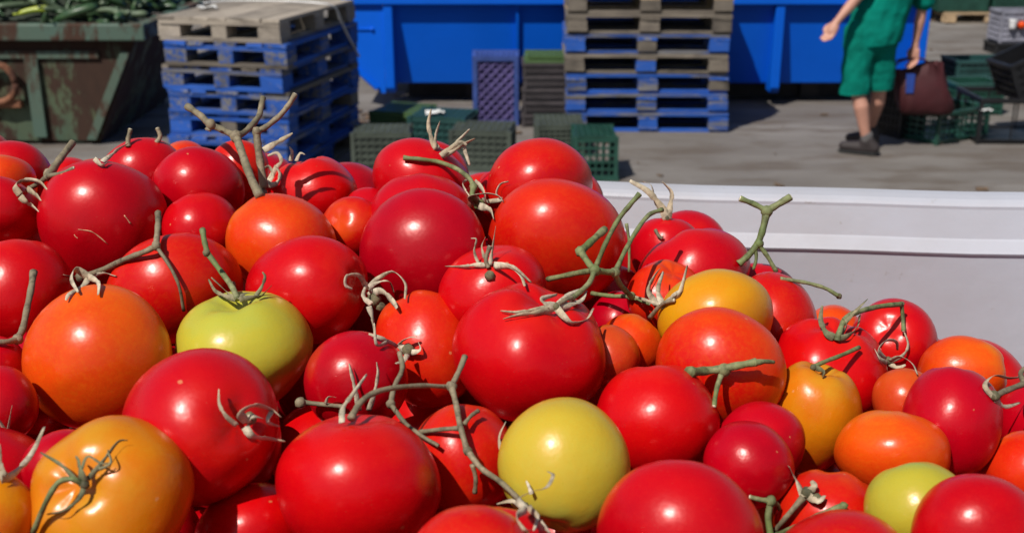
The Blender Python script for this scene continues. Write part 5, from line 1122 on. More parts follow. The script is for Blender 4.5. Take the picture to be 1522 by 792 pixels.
BULK = [[-0.558,0.677,1.412,0.033],[-0.561,0.882,1.406,0.037],[-0.453,0.479,1.332,0.033],[0.292,0.196,1.328,0.037],[-0.544,0.414,1.368,0.036],[-0.441,0.146,1.296,0.033],[0.147,0.444,1.236,0.038],[0.426,0.128,1.384,0.04],[-0.459,0.217,1.226,0.034],[-0.009,0.326,1.3,0.041],[0.016,0.495,1.291,0.035],[-0.287,0.908,1.224,0.037],[-0.314,1.073,1.319,0.037],[-0.331,0.035,1.519,0.034],[-0.39,0.067,1.366,0.037],[-0.222,0.172,1.279,0.04],[-0.416,0.066,1.281,0.041],[0.173,0.916,1.282,0.039],[0.438,0.74,1.276,0.036],[-0.059,0.811,1.253,0.032],[0.388,0.096,1.25,0.033],[-0.521,0.019,1.465,0.034],[-0.617,0.431,1.335,0.037],[0.461,0.354,1.344,0.037],[-0.381,0.921,1.3,0.039],[-0.395,0.537,1.361,0.033],[-0.545,1.052,1.392,0.04],[-0.645,0.197,1.231,0.036],[0.26,0.952,1.312,0.032],[-0.676,-0.01,1.289,0.033],[-0.225,0.055,1.461,0.033],[0.313,0.44,1.386,0.035],[0.432,0.645,1.312,0.036],[0.42,0.517,1.361,0.032],[0.24,0.73,1.313,0.037],[0.443,0.031,1.471,0.034],[-0.467,0.652,1.293,0.035],[-0.277,0.45,1.297,0.04],[-0.134,0.378,1.325,0.037],[-0.109,0.553,1.371,0.033],[-0.515,1.102,1.472,0.034],[0.2,0.156,1.407,0.032],[-0.597,0.053,1.417,0.037],[-0.045,0.08,1.365,0.033],[0.012,0.907,1.275,0.032],[-0.142,0.293,1.31,0.032],[-0.345,-0.004,1.328,0.032],[0.377,0.173,1.32,0.034],[0.255,0.153,1.223,0.032],[0.195,0.982,1.355,0.035],[-0.494,0.385,1.281,0.031],[-0.366,0.624,1.312,0.041],[-0.308,0.403,1.229,0.035],[0.054,0.953,1.285,0.034],[0.02,-0.0,1.278,0.041],[0.398,0.588,1.25,0.039],[0.372,0.712,1.294,0.038],[0.292,0.599,1.296,0.04],[0.113,0.88,1.241,0.035],[-0.177,0.092,1.29,0.04],[-0.026,0.229,1.373,0.034],[0.365,0.492,1.241,0.035],[0.239,0.244,1.305,0.035],[0.099,-0.005,1.393,0.035],[0.326,0.475,1.3,0.033],[0.395,-0.008,1.39,0.035],[-0.614,0.05,1.269,0.035],[-0.051,0.157,1.324,0.039],[0.307,0.121,1.493,0.037],[0.231,0.491,1.372,0.036],[0.342,0.107,1.321,0.038],[0.281,0.451,1.267,0.031],[0.065,0.475,1.246,0.034],[0.069,0.62,1.334,0.035],[-0.602,0.335,1.296,0.033],[-0.156,0.691,1.327,0.035],[-0.149,0.113,1.452,0.04],[-0.63,0.303,1.376,0.037],[-0.403,0.154,1.352,0.033],[-0.116,0.02,1.472,0.041],[-0.396,0.779,1.266,0.04],[-0.599,0.454,1.474,0.034],[-0.317,0.587,1.242,0.033],[0.161,0.584,1.288,0.035],[-0.289,0.515,1.258,0.039],[-0.43,0.292,1.23,0.04],[-0.239,0.761,1.29,0.033],[-0.31,0.166,1.288,0.032],[-0.619,0.309,1.471,0.035],[-0.477,0.56,1.387,0.038],[-0.016,0.605,1.254,0.032],[0.004,0.437,1.348,0.039],[0.086,0.252,1.333,0.035],[0.528,0.875,1.23,0.033],[-0.123,0.614,1.317,0.036],[0.01,1.02,1.338,0.036],[-0.459,0.024,1.373,0.036],[0.046,0.057,1.409,0.036],[0.237,0.997,1.253,0.037],[0.15,1.04,1.225,0.032],[-0.219,0.888,1.239,0.031],[-0.194,0.58,1.28,0.037],[-0.206,0.415,1.343,0.035],[-0.501,0.758,1.384,0.031],[-0.444,0.546,1.228,0.036],[-0.384,0.011,1.433,0.031],[-0.588,0.534,1.28,0.035],[0.347,0.78,1.303,0.034],[-0.255,0.693,1.249,0.031],[-0.431,0.746,1.396,0.041],[0.138,0.198,1.273,0.037],[-0.633,0.51,1.458,0.036],[-0.551,0.383,1.468,0.037],[0.275,0.338,1.346,0.039],[-0.319,0.186,1.392,0.037],[0.178,0.744,1.261,0.035],[-0.575,0.246,1.259,0.041],[-0.536,0.504,1.371,0.036],[0.202,0.855,1.302,0.033],[-0.211,0.974,1.229,0.039],[0.481,0.602,1.33,0.032],[0.427,0.573,1.311,0.034],[0.077,0.113,1.326,0.039],[0.055,0.4,1.298,0.033],[-0.547,0.211,1.383,0.036],[0.198,0.388,1.24,0.039],[-0.141,0.766,1.294,0.031],[-0.158,0.095,1.529,0.031],[0.388,0.429,1.276,0.037],[-0.325,0.309,1.338,0.032],[-0.411,1.003,1.36,0.038],[-0.645,0.411,1.422,0.035],[-0.492,0.107,1.23,0.035],[-0.259,0.315,1.281,0.033],[0.162,0.307,1.375,0.033],[0.4,0.099,1.495,0.035],[-0.199,-0.004,1.49,0.034],[-0.056,0.503,1.302,0.031],[-0.522,0.854,1.464,0.032],[-0.019,1.007,1.271,0.04],[-0.083,0.704,1.36,0.036],[-0.587,0.961,1.425,0.04],[0.343,0.755,1.236,0.037],[-0.292,0.869,1.347,0.035],[-0.661,0.148,1.396,0.037],[0.096,0.568,1.379,0.031],[0.021,0.771,1.345,0.032],[-0.168,-0.017,1.233,0.035],[-0.299,0.057,1.297,0.035],[-0.614,0.656,1.274,0.037],[0.347,0.407,1.332,0.039],[-0.006,-0.012,1.433,0.034],[-0.594,0.872,1.478,0.038],[0.022,0.823,1.249,0.039],[-0.301,0.102,1.44,0.033],[-0.114,0.535,1.257,0.037],[0.453,0.906,1.258,0.035],[0.47,0.803,1.264,0.038],[-0.365,0.844,1.299,0.038],[-0.514,1.029,1.314,0.033],[-0.555,0.657,1.499,0.039],[0.168,0.35,1.294,0.034],[-0.153,0.89,1.247,0.031],[-0.301,0.7,1.346,0.036],[-0.299,0.804,1.262,0.035],[0.195,0.055,1.462,0.034],[-0.322,0.948,1.377,0.032],[-0.536,0.833,1.283,0.037],[-0.653,0.08,1.347,0.038],[0.285,0.839,1.312,0.04],[0.351,0.048,1.41,0.032],[-0.465,0.419,1.234,0.032],[0.301,0.058,1.361,0.035],[-0.109,0.209,1.319,0.04],[0.076,0.046,1.305,0.035],[0.314,0.666,1.277,0.032],[-0.404,0.665,1.371,0.031],[0.039,0.375,1.358,0.035],[-0.152,0.415,1.221,0.04],[-0.19,0.423,1.441,0.033],[0.122,0.991,1.27,0.039],[-0.457,0.725,1.259,0.031],[-0.242,0.249,1.275,0.031],[0.003,0.092,1.525,0.035],[-0.623,0.604,1.322,0.036],[-0.455,0.848,1.247,0.038],[-0.558,0.102,1.343,0.036],[-0.559,0.892,1.301,0.032],[-0.346,0.179,1.229,0.041],[0.134,0.847,1.34,0.034],[0.225,0.532,1.268,0.041],[0.357,0.957,1.321,0.035],[-0.246,0.097,1.241,0.031],[-0.501,0.976,1.375,0.031],[-0.607,0.772,1.516,0.033],[0.194,0.233,1.389,0.035],[-0.063,0.157,1.419,0.035],[-0.377,0.321,1.281,0.039],[0.177,0.383,1.363,0.032],[0.5,0.858,1.327,0.038],[-0.188,0.288,1.385,0.04],[-0.436,-0.005,1.303,0.031],[-0.415,0.317,1.354,0.033],[0.122,0.663,1.266,0.032],[-0.173,0.182,1.347,0.036],[-0.254,0.803,1.361,0.04],[-0.456,0.776,1.301,0.034],[0.181,-0.007,1.414,0.039],[-0.451,0.575,1.323,0.033],[-0.141,0.96,1.23,0.035],[-0.104,0.856,1.282,0.031],[-0.553,1.021,1.473,0.039],[0.35,0.876,1.284,0.039],[-0.635,0.246,1.49,0.037],[0.468,0.278,1.258,0.035],[-0.011,0.685,1.308,0.032],[0.108,0.242,1.223,0.031],[0.487,0.958,1.307,0.037],[-0.272,0.266,1.371,0.041],[-0.253,0.005,1.4,0.033],[0.157,0.448,1.407,0.033],[-0.236,0.206,1.388,0.034],[-0.522,0.456,1.312,0.038],[0.482,1.006,1.257,0.031],[-0.246,0.971,1.406,0.034],[-0.669,0.07,1.471,0.039],[-0.524,0.582,1.242,0.032],[0.294,1.015,1.343,0.032],[-0.205,0.483,1.312,0.036],[-0.132,0.875,1.362,0.038],[-0.155,0.833,1.313,0.034],[0.515,0.692,1.253,0.031],[0.28,0.308,1.274,0.032],[-0.498,0.931,1.325,0.032],[0.047,0.163,1.268,0.031],[-0.417,0.969,1.227,0.035],[0.146,0.087,1.253,0.033],[0.1,0.184,1.523,0.037],[0.437,0.06,1.286,0.034],[-0.065,0.253,1.286,0.034],[-0.602,0.146,1.532,0.038],[0.211,0.58,1.327,0.032],[-0.531,0.144,1.49,0.031],[-0.381,0.23,1.407,0.031],[-0.051,0.323,1.375,0.035],[0.207,0.022,1.344,0.031],[0.266,0.016,1.428,0.037],[0.469,0.416,1.297,0.037],[-0.087,0.71,1.243,0.039],[-0.044,0.523,1.375,0.037],[0.472,0.283,1.372,0.032],[-0.588,0.568,1.495,0.034],[0.269,0.784,1.266,0.031],[-0.609,0.705,1.472,0.037],[0.116,0.379,1.234,0.031],[-0.467,0.311,1.289,0.031],[-0.634,0.405,1.258,0.033],[0.353,0.182,1.234,0.034],[0.214,0.102,1.349,0.032],[-0.326,0.769,1.343,0.032],[-0.471,0.257,1.332,0.031],[-0.119,0.098,1.341,0.032],[-0.652,0.292,1.249,0.035],[-0.631,0.594,1.399,0.032],[0.253,0.069,1.515,0.033],[0.095,0.788,1.283,0.039],[-0.036,0.581,1.33,0.039],[-0.127,1.056,1.347,0.034],[-0.357,0.132,1.519,0.039],[-0.563,0.074,1.506,0.04],[-0.355,0.489,1.298,0.037],[-0.085,0.459,1.353,0.033],[0.383,0.335,1.361,0.036],[0.443,0.018,1.352,0.034],[0.01,0.355,1.43,0.035],[-0.122,0.051,1.247,0.037],[-0.63,0.133,1.263,0.036],[0.141,0.122,1.373,0.033],[-0.012,0.407,1.243,0.038],[-0.593,0.777,1.274,0.032],[-0.474,0.846,1.369,0.031],[-0.303,0.982,1.274,0.035],[-0.321,0.003,1.254,0.036],[-0.39,0.956,1.41,0.031],[-0.262,0.143,1.364,0.035],[-0.467,0.062,1.487,0.041],[0.03,0.258,1.4,0.036],[0.44,0.228,1.353,0.032],[-0.53,0.277,1.421,0.032],[-0.559,1.058,1.258,0.04],[-0.285,0.498,1.365,0.033],[-0.641,0.027,1.529,0.034],[0.369,0.553,1.329,0.034],[-0.265,1.06,1.391,0.034],[0.037,1.05,1.285,0.034],[-0.551,0.269,1.335,0.032],[0.252,0.851,1.231,0.035],[-0.054,0.897,1.251,0.031],[-0.67,0.156,1.329,0.031],[0.135,0.939,1.345,0.037],[-0.132,0.612,1.233,0.034],[-0.066,1.005,1.363,0.04],[0.126,0.078,1.505,0.039],[-0.54,0.809,1.4,0.037],[-0.09,0.086,1.479,0.033],[0.47,0.781,1.368,0.035],[-0.212,0.478,1.231,0.038],[-0.151,0.344,1.435,0.039],[-0.415,0.383,1.353,0.035],[-0.33,0.09,1.231,0.034],[0.021,0.189,1.412,0.032],[-0.581,-0.005,1.31,0.041],[-0.373,1.08,1.405,0.033],[-0.446,0.213,1.44,0.035],[-0.574,0.084,1.224,0.035],[-0.52,0.724,1.302,0.041],[0.237,0.002,1.278,0.038],[-0.313,0.259,1.238,0.041],[-0.346,0.227,1.289,0.031],[0.421,0.657,1.222,0.038],[0.367,0.031,1.226,0.038],[-0.294,0.574,1.321,0.032],[-0.482,1.093,1.361,0.034],[-0.309,0.647,1.224,0.034],[0.447,-0.019,1.232,0.033],[-0.04,0.841,1.369,0.032],[0.276,0.21,1.255,0.036],[0.497,0.524,1.31,0.032],[-0.284,0.167,1.478,0.04],[-0.117,0.943,1.365,0.035],[-0.193,1.034,1.349,0.035],[0.379,0.356,1.225,0.038],[0.035,0.32,1.228,0.037],[-0.587,1.104,1.447,0.032],[-0.518,0.297,1.238,0.036],[0.141,-0.007,1.496,0.04],[0.41,0.978,1.272,0.036],[-0.637,0.555,1.245,0.032],[0.102,0.146,1.221,0.036],[0.333,0.656,1.346,0.036],[0.267,0.003,1.503,0.037],[0.052,0.129,1.429,0.038],[-0.017,0.483,1.222,0.037],[0.04,0.034,1.488,0.039],[-0.623,0.391,1.502,0.031],[-0.249,0.583,1.361,0.032],[-0.5,0.135,1.318,0.035],[-0.599,-0.006,1.479,0.041],[-0.134,0.182,1.224,0.033],[-0.548,0.355,1.324,0.032],[0.354,0.043,1.291,0.034],[0.216,0.656,1.237,0.031],[-0.383,0.107,1.45,0.04],[0.309,0.123,1.406,0.033],[0.244,0.094,1.45,0.033],[-0.162,0.019,1.291,0.033],[-0.216,0.827,1.286,0.035],[0.008,0.93,1.359,0.033],[0.107,0.444,1.294,0.034],[0.319,0.539,1.282,0.031],[0.021,0.818,1.382,0.031],[0.366,0.249,1.255,0.032],[-0.357,-0.02,1.493,0.032],[0.401,0.807,1.23,0.035],[-0.389,0.531,1.26,0.032],[-0.069,0.372,1.276,0.036],[-0.009,0.721,1.233,0.04],[-0.099,0.127,1.258,0.032],[-0.613,0.475,1.396,0.037],[-0.064,0.39,1.397,0.032],[0.412,0.821,1.3,0.034],[0.337,0.256,1.349,0.04],[-0.624,0.212,1.418,0.04],[-0.317,1.082,1.222,0.038],[-0.423,0.672,1.23,0.032],[-0.484,0.124,1.436,0.041],[-0.514,0.88,1.221,0.039],[-0.061,-0.007,1.522,0.034],[0.155,0.01,1.258,0.031],[-0.265,0.915,1.309,0.034],[-0.574,0.989,1.316,0.034],[-0.096,0.005,1.293,0.032],[0.202,0.438,1.346,0.033],[-0.548,0.743,1.475,0.032],[0.149,1.049,1.294,0.031],[-0.35,0.382,1.384,0.036],[-0.452,-0.004,1.232,0.033],[0.472,0.552,1.232,0.039],[-0.167,0.325,1.249,0.037],[0.089,0.607,1.264,0.036],[-0.555,0.668,1.34,0.035],[-0.489,0.326,1.39,0.037],[0.188,0.133,1.231,0.034],[0.13,0.14,1.44,0.031],[-0.597,0.772,1.379,0.038],[0.198,0.143,1.301,0.034],[0.279,0.62,1.224,0.038],[0.017,0.216,1.288,0.032],[-0.108,0.017,1.367,0.033],[-0.02,0.095,1.239,0.035],[-0.372,0.546,1.424,0.033],[-0.262,0.646,1.325,0.033],[0.094,0.701,1.342,0.037],[-0.561,0.238,1.499,0.04],[-0.572,0.468,1.22,0.039],[0.292,0.079,1.224,0.033],[-0.55,0.584,1.399,0.032],[-0.513,0.591,1.306,0.037],[0.493,0.459,1.398,0.035],[0.452,0.402,1.224,0.035],[-0.25,-0.01,1.225,0.033],[0.037,0.56,1.262,0.037],[-0.051,0.003,1.245,0.037],[-0.21,0.124,1.399,0.033],[-0.268,0.348,1.386,0.035],[0.454,0.204,1.229,0.034],[0.435,0.142,1.281,0.035],[-0.418,0.606,1.265,0.032],[-0.175,0.738,1.246,0.031],[0.334,-0.005,1.462,0.036],[-0.381,0.403,1.24,0.041],[-0.231,-0.008,1.313,0.033],[-0.292,1.014,1.337,0.031],[-0.601,0.95,1.507,0.037],[-0.17,0.164,1.522,0.033],[-0.34,0.416,1.313,0.035],[-0.366,1.072,1.492,0.038],[-0.541,0.949,1.236,0.036],[-0.559,0.394,1.243,0.041],[-0.246,0.385,1.254,0.032],[-0.656,-0.004,1.427,0.032],[-0.036,0.76,1.378,0.033],[-0.459,0.265,1.403,0.033],[0.135,0.531,1.325,0.032],[-0.049,0.75,1.29,0.033],[0.276,0.132,1.29,0.037],[-0.111,0.453,1.282,0.034],[-0.654,-0.019,1.222,0.033],[-0.598,0.718,1.337,0.032],[-0.544,0.973,1.539,0.033],[0.288,-0.02,1.368,0.036],[0.036,0.505,1.412,0.033],[-0.0,0.047,1.334,0.033],[-0.594,0.368,1.382,0.037],[0.468,0.706,1.356,0.032],[0.512,0.755,1.221,0.04],[0.179,0.139,1.483,0.038],[-0.094,0.257,1.223,0.033],[0.315,0.948,1.245,0.032],[-0.416,0.465,1.242,0.033],[0.092,-0.016,1.246,0.039],[0.4,1.013,1.351,0.035],[-0.187,0.067,1.361,0.039],[-0.338,0.734,1.24,0.035],[-0.46,0.355,1.224,0.031],[0.262,0.37,1.26,0.032],[0.434,0.454,1.349,0.036],[-0.415,1.093,1.328,0.037],[0.358,1.023,1.282,0.039],[-0.263,0.106,1.526,0.036],[-0.521,0.193,1.283,0.032],[-0.535,0.053,1.299,0.037],[-0.553,0.148,1.402,0.031],[-0.512,0.678,1.229,0.036],[-0.29,0.059,1.391,0.036],[-0.436,0.214,1.3,0.035],[-0.402,0.172,1.468,0.031],[0.216,0.291,1.253,0.039],[-0.586,0.162,1.457,0.035],[-0.656,0.247,1.297,0.032],[0.073,0.871,1.3,0.041],[-0.607,0.505,1.527,0.037],[0.477,0.528,1.406,0.039],[0.173,0.061,1.386,0.033],[0.406,-0.016,1.283,0.033],[-0.598,0.155,1.34,0.033],[-0.165,1.033,1.284,0.037],[0.096,0.181,1.356,0.037],[-0.019,0.233,1.239,0.031],[-0.118,0.935,1.299,0.032],[-0.467,0.678,1.436,0.032],[0.219,0.455,1.245,0.031],[-0.476,0.879,1.302,0.032],[0.442,0.159,1.483,0.033],[-0.315,0.002,1.452,0.032],[-0.386,0.779,1.338,0.033],[-0.61,0.868,1.326,0.031],[-0.542,0.469,1.442,0.035],[-0.241,0.832,1.222,0.035],[-0.368,1.0,1.289,0.031],[-0.12,1.056,1.227,0.032],[0.408,0.28,1.311,0.032],[0.183,0.492,1.312,0.032],[-0.662,0.001,1.36,0.035],[0.164,0.82,1.241,0.034],[-0.2,0.324,1.319,0.038],[-0.52,0.007,1.396,0.033],[0.123,-0.006,1.311,0.035],[-0.348,0.873,1.227,0.036],[0.185,0.669,1.314,0.035],[0.401,0.625,1.479,0.032],[0.42,0.191,1.423,0.033],[-0.053,0.152,1.49,0.035],[0.455,0.482,1.238,0.037],[-0.453,-0.018,1.44,0.031],[0.122,0.519,1.243,0.041],[0.253,0.406,1.315,0.038],[-0.418,1.024,1.263,0.034],[-0.597,0.886,1.247,0.032],[-0.486,0.493,1.24,0.037],[0.081,1.039,1.333,0.036],[0.246,0.158,1.366,0.032],[0.043,0.649,1.225,0.033],[0.511,0.681,1.319,0.031],[-0.505,0.696,1.365,0.032],[-0.223,0.523,1.391,0.035],[-0.379,0.477,1.385,0.034],[0.372,0.124,1.424,0.031],[-0.095,0.263,1.361,0.032],[0.095,0.494,1.36,0.033],[-0.558,0.926,1.353,0.033],[-0.589,0.83,1.538,0.035],[-0.033,0.062,1.462,0.033],[-0.594,0.695,1.544,0.035],[0.037,0.563,1.351,0.035],[-0.154,0.533,1.315,0.036],[-0.465,0.178,1.361,0.032],[-0.391,0.699,1.298,0.039],[-0.47,0.638,1.366,0.033],[-0.645,0.481,1.253,0.033],[-0.537,-0.013,1.228,0.036],[-0.001,0.172,1.224,0.035],[0.058,0.307,1.348,0.032],[0.277,0.262,1.41,0.032],[0.132,0.049,1.435,0.032],[-0.425,0.345,1.409,0.032],[-0.657,0.145,1.476,0.039],[-0.376,0.161,1.29,0.034],[0.471,0.177,1.363,0.032],[-0.626,0.624,1.47,0.038],[-0.087,1.006,1.255,0.032],[-0.336,0.114,1.38,0.034],[0.088,0.296,1.282,0.034],[-0.055,0.021,1.396,0.031],[-0.195,0.627,1.224,0.034],[0.17,0.729,1.339,0.035],[-0.291,0.368,1.318,0.036],[0.34,0.056,1.488,0.033],[-0.567,0.339,1.516,0.033],[-0.107,0.204,1.406,0.032],[-0.682,0.066,1.253,0.032],[0.297,0.528,1.221,0.031],[-0.388,0.039,1.489,0.034],[0.319,0.834,1.232,0.032],[0.17,0.255,1.312,0.035],[-0.191,0.918,1.293,0.034],[0.182,0.597,1.22,0.036],[-0.168,0.031,1.417,0.032],[0.241,0.73,1.222,0.031],[0.225,0.07,1.23,0.033],[-0.581,1.096,1.523,0.036],[0.207,0.205,1.237,0.04],[-0.494,0.777,1.24,0.037],[0.11,0.373,1.339,0.032],[0.325,0.821,1.368,0.032],[-0.546,1.097,1.314,0.032],[-0.186,1.074,1.514,0.031],[0.205,1.039,1.327,0.031],[0.35,0.317,1.295,0.039],[-0.048,0.909,1.317,0.035],[-0.555,0.902,1.545,0.04],[-0.367,0.6,1.39,0.033],[0.409,0.061,1.392,0.031],[-0.186,0.619,1.345,0.035],[-0.614,0.192,1.289,0.034],[-0.064,0.572,1.228,0.031],[0.267,0.567,1.351,0.032],[0.374,0.55,1.393,0.034],[-0.397,0.484,1.451,0.034],[-0.446,1.089,1.247,0.04],[-0.11,0.065,1.412,0.037],[-0.164,-0.018,1.366,0.037],[-0.135,0.491,1.384,0.033],[-0.506,0.789,1.501,0.035],[-0.274,0.29,1.445,0.034],[0.193,0.875,1.227,0.032],[-0.31,0.552,1.378,0.031],[-0.261,0.007,1.518,0.038],[-0.361,1.06,1.273,0.033],[-0.467,0.132,1.516,0.037],[-0.409,0.134,1.226,0.037],[-0.266,0.757,1.232,0.034],[-0.049,0.329,1.223,0.038],[0.512,0.75,1.319,0.034],[-0.185,0.236,1.305,0.036],[0.305,0.719,1.329,0.034],[-0.27,0.207,1.317,0.033],[-0.583,0.789,1.454,0.034],[-0.081,1.069,1.419,0.032],[-0.557,0.427,1.526,0.038],[-0.443,0.441,1.38,0.032],[-0.14,0.757,1.369,0.031],[-0.391,0.247,1.331,0.032],[-0.582,0.604,1.227,0.035],[0.169,0.971,1.221,0.033],[-0.6,0.537,1.365,0.038],[-0.161,0.122,1.221,0.032],[-0.102,0.844,1.221,0.031],[-0.125,0.41,1.401,0.035]]

def tomato_mesh(kind, seed, mat, nseg=44, nring=30):
    r = random.Random(seed); ph = [r.uniform(0, 6.28) for _ in range(6)]
    lob = {0: .010, 1: .022, 2: .045, 3: .02}[kind]; nl = r.choice((4, 5, 6)); dim = {0: .13, 1: .17, 2: .22, 3: .30}[kind]
    vs = [None]; fs = []; mb = MB(); vs = []
    def pt(th, p):
        s, c = math.sin(th), math.cos(th)
        rr = abs(s)**.94
        z = c
        if kind == 3: rr *= 1-.18*max(0, -c)**1.3; z = c*1.06-.03
        sh = math.exp(-((rr/.30)**2)) if c > 0 else 0
        z -= dim*sh
        z -= .035*math.exp(-((rr/.16)**2)) if c < 0 else 0
        top = max(0, c)
        rr *= 1+lob*(.25+top*1.1)*math.cos(nl*p+ph[0])*min(1, s*2)+.012*math.cos(2*p+ph[1])+.009*math.cos(3*p+ph[2])*s
        z += .035*math.cos(p+ph[3])*rr+.020*math.cos(2*p+ph[4])*rr
        bulge = 1+.022*math.sin(2.1*rr*math.cos(p+ph[5])+1.7*z+ph[1])+.014*math.sin(3.3*z+2*rr*math.sin(p+ph[2])+ph[0])
        rr *= bulge; z *= 2-bulge
        z += lob*.9*top*math.cos(nl*p+ph[0])*math.exp(-((rr-.35)/.22)**2)
        return (rr*math.cos(p), rr*math.sin(p), z)
    vs.append(pt(0, 0))
    for i in range(1, nring):
        th = math.pi*i/nring
        for k in range(nseg): vs.append(pt(th, 2*math.pi*k/nseg))
    vs.append(pt(math.pi, 0)); e = len(vs)-1
    for k in range(nseg): fs.append((0, 1+k, 1+(k+1) % nseg))
    for i in range(nring-2):
        for k in range(nseg):
            a = 1+i*nseg; fs.append((a+k, a+nseg+k, a+nseg+(k+1) % nseg, a+(k+1) % nseg))
    o = 1+(nring-2)*nseg
    for k in range(nseg): fs.append((e, o+(k+1) % nseg, o+k))
    mb.add(vs, fs); return mb.mesh('tomato', mat, True)
TM = {}
def get_tm(kind, matk, var):
    key = (kind, matk, var)
    if key not in TM: TM[key] = tomato_mesh(kind, hash((kind, var)) % 1000, M[matk])
    return TM[key]
root = {}
for n_, (tid, loc, q, e, p, ck, kind, lab) in enumerate(TOMATOES):
    o = link('tomato', get_tm(kind, ck, n_ % 6)); o.location = loc; o.rotation_mode = 'QUATERNION'; o.rotation_quaternion = q
    o.scale = (e, e, p); tag(o, lab, 'tomato', 'tomatoes in the bin')
    root[tid] = (o, Matrix.LocRotScale(Vector(loc), Quaternion(q), Vector((e, e, p))))
rh = random.Random(8)
for x, y, z, r_ in HIDDEN:
    o = link('tomato', get_tm(rh.choice((0, 0, 1)), rh.choice('RRRCCSSO'), rh.randrange(3))); o.location = (x, y, z)
    o.rotation_euler = (rh.uniform(0, 6), rh.uniform(0, 6), rh.uniform(0, 6)); o.scale = (r_, r_, r_*.9)
    tag(o, 'tomato buried in the heap and nearly hidden under the others', 'tomato', 'tomatoes buried in the heap')
# the rest of the heap, past what can be counted: one mass
mb = MB(); mi = []
for x, y, z, r_ in BULK:
    n0 = len(mb.f); V_ = MB(); nr, ns = 9, 14; ph = rh.uniform(0, 6); R3 = Matrix.Rotation(rh.uniform(0, 3), 3, (rh.random(), rh.random(), .3))
    vs = [Vector((0, 0, .80))]
    for i in range(1, nr):
        th_ = math.pi*i/nr
        for k in range(ns):
            a = 2*math.pi*k/ns; q = math.sin(th_)*(1+.03*math.cos(5*a+ph)*max(0, math.cos(th_)))
            vs.append(Vector((q*math.cos(a), q*math.sin(a), .92*math.cos(th_)-.1*math.exp(-(q/.3)**2)*(th_ < 1.5))))
    vs.append(Vector((0, 0, -.9))); fs = [(0, 1+k, 1+(k+1) % ns) for k in range(ns)]
    for i in range(nr-2):
        for k in range(ns): fs.append((1+i*ns+k, 1+(i+1)*ns+k, 1+(i+1)*ns+(k+1) % ns, 1+i*ns+(k+1) % ns))
    e_ = len(vs)-1; o_ = 1+(nr-2)*ns; fs += [(e_, o_+(k+1) % ns, o_+k) for k in range(ns)]
    mb.add([Vector((x, y, z))+R3 @ (v_*r_) for v_ in vs], fs); mi += [rh.choice((0, 0, 0, 1, 1, 2))]*(len(mb.f)-n0)
me = mb.mesh('tomato_heap', None, True)
for nm, ca, cb in (('heap_red', (.48, .0006, .005), (.44, .003, .004)), ('heap_scarlet', (.55, .008, .003), (.52, .03, .004)), ('heap_orange', (.64, .07, .003), (.60, .03, .003))):
    me.materials.append(plain_noise_mat(nm, ca, cb, 30, .3))
me.polygons.foreach_set('material_index', mi)
tag(link('tomato_heap', me), 'mass of red and orange tomatoes deep in the bin', 'tomatoes', None, 'stuff')
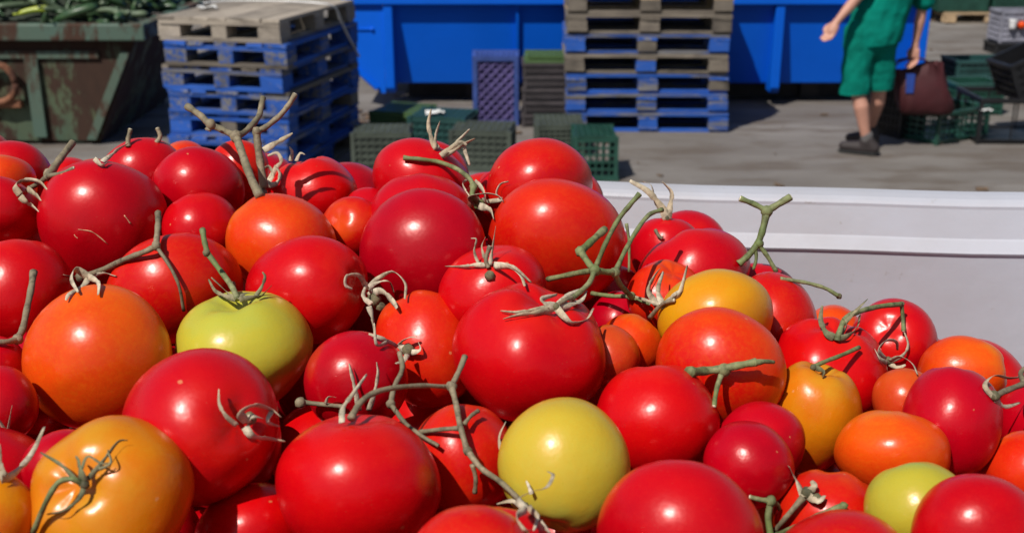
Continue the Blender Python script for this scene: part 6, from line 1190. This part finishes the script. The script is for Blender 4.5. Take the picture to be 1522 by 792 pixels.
# ---------------------------------------------------------------- vine stems and calyces
rv = random.Random(21)
def sepal_mesh(r0, r1, pts):
    P = smooth_path(pts, 7); n = len(P); rr = []; mb = MB()
    for i in range(n):
        s = i/(n-1); k = 1.15*(r1+(r0-r1)*(1-s)**.75)
        rr.append(k*(.55+.45*math.sin(math.pi*min(1, s*1.5+.25))) if s < .5 else k)
    mb.tube(P, rr, 6, flat=.13, twist=rv.uniform(-2.0, 2.0), up=Vector((0, -1, .3)).normalized(), rnd=rv); return mb
for own, lab, ck, brs in VINES:
    st, ko, cuts, seps = MB(), MB(), [], []
    allp = [tuple(q) for b_ in brs for q in b_[3]]; has_stem = any(b_[0] == 's' for b_ in brs)
    for kind, r0, r1, pts in brs:
        if kind == 's':
            P = smooth_path(pts, 6); n = len(P)
            rr = [.77*(r0+(r1-r0)*i/(n-1))*(.97+.06*math.sin(i*1.1+r0*9000))*(1+.22*math.exp(-(i/1.6)**2)+.18*math.exp(-((n-1-i)/1.4)**2)) for i in range(n)]
            st.tube(P, rr, 8, rnd=rv)
            if allp.count(tuple(pts[-1])) == 1 and r1 > .0012:
                cu = MB(); dv = (P[-1]-P[-2]).normalized(); cu.tube([P[-1]-dv*r1*.25, P[-1]+dv*r1*.16], [rr[-1]*.86, rr[-1]*.74], 8); cuts.append(cu)
        elif kind == 'k': (ko if own or not has_stem else st).ball(pts[0], r0*(.85 if own else 1), rv)
        else: seps.append(sepal_mesh(r0, r1, pts))
    scol = ck if ck in 'gt' else 't'; ccol = 'd' if ck in 'dt' else 'dg'
    if own:
        o, mw = root[own]; inv = mw.inverted()
        if st.v:
            c_ = st.build('stem', M[scol], o, True); c_.matrix_parent_inverse = inv
            for q in cuts: q.build('cut_end', M['cut'], c_, True)
        if ck == 'x':
            from mathutils.bvhtree import BVHTree
            me = o.data; bvh = BVHTree.FromPolygons([mw @ v_.co for v_ in me.vertices], [p_.vertices[:] for p_ in me.polygons])
            seps = []
            for kind, r0, r1, pts in brs:
                snap = []
                for q in smooth_path(pts, 3):
                    hit_, nrm, _, _ = bvh.find_nearest(Vector(q)); snap.append(hit_+nrm*.0001)
                mb = MB(); mb.tube(snap, [r0*(.3+.35*rv.random()) for _ in snap], 6); seps.append(mb)
            for q in seps: q.build('scratch_mark', M['x'], o, True).matrix_parent_inverse = inv
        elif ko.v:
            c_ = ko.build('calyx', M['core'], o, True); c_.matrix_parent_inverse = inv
            for q in seps: q.build('sepal', M[ccol], c_, True)
        else:
            for q in seps: q.build('sepal', M[ccol], o, True).matrix_parent_inverse = inv
    else:
        o = (st if st.v else ko).build('vine_stem' if has_stem else 'dried_calyx', M[scol if has_stem else 'd'], None, True)
        for q in cuts: q.build('cut_end', M['cut'], o, True)
        for q in seps: q.build('sepal', M['d'], o, True)
        tag(o, lab, 'stem' if has_stem else 'calyx')
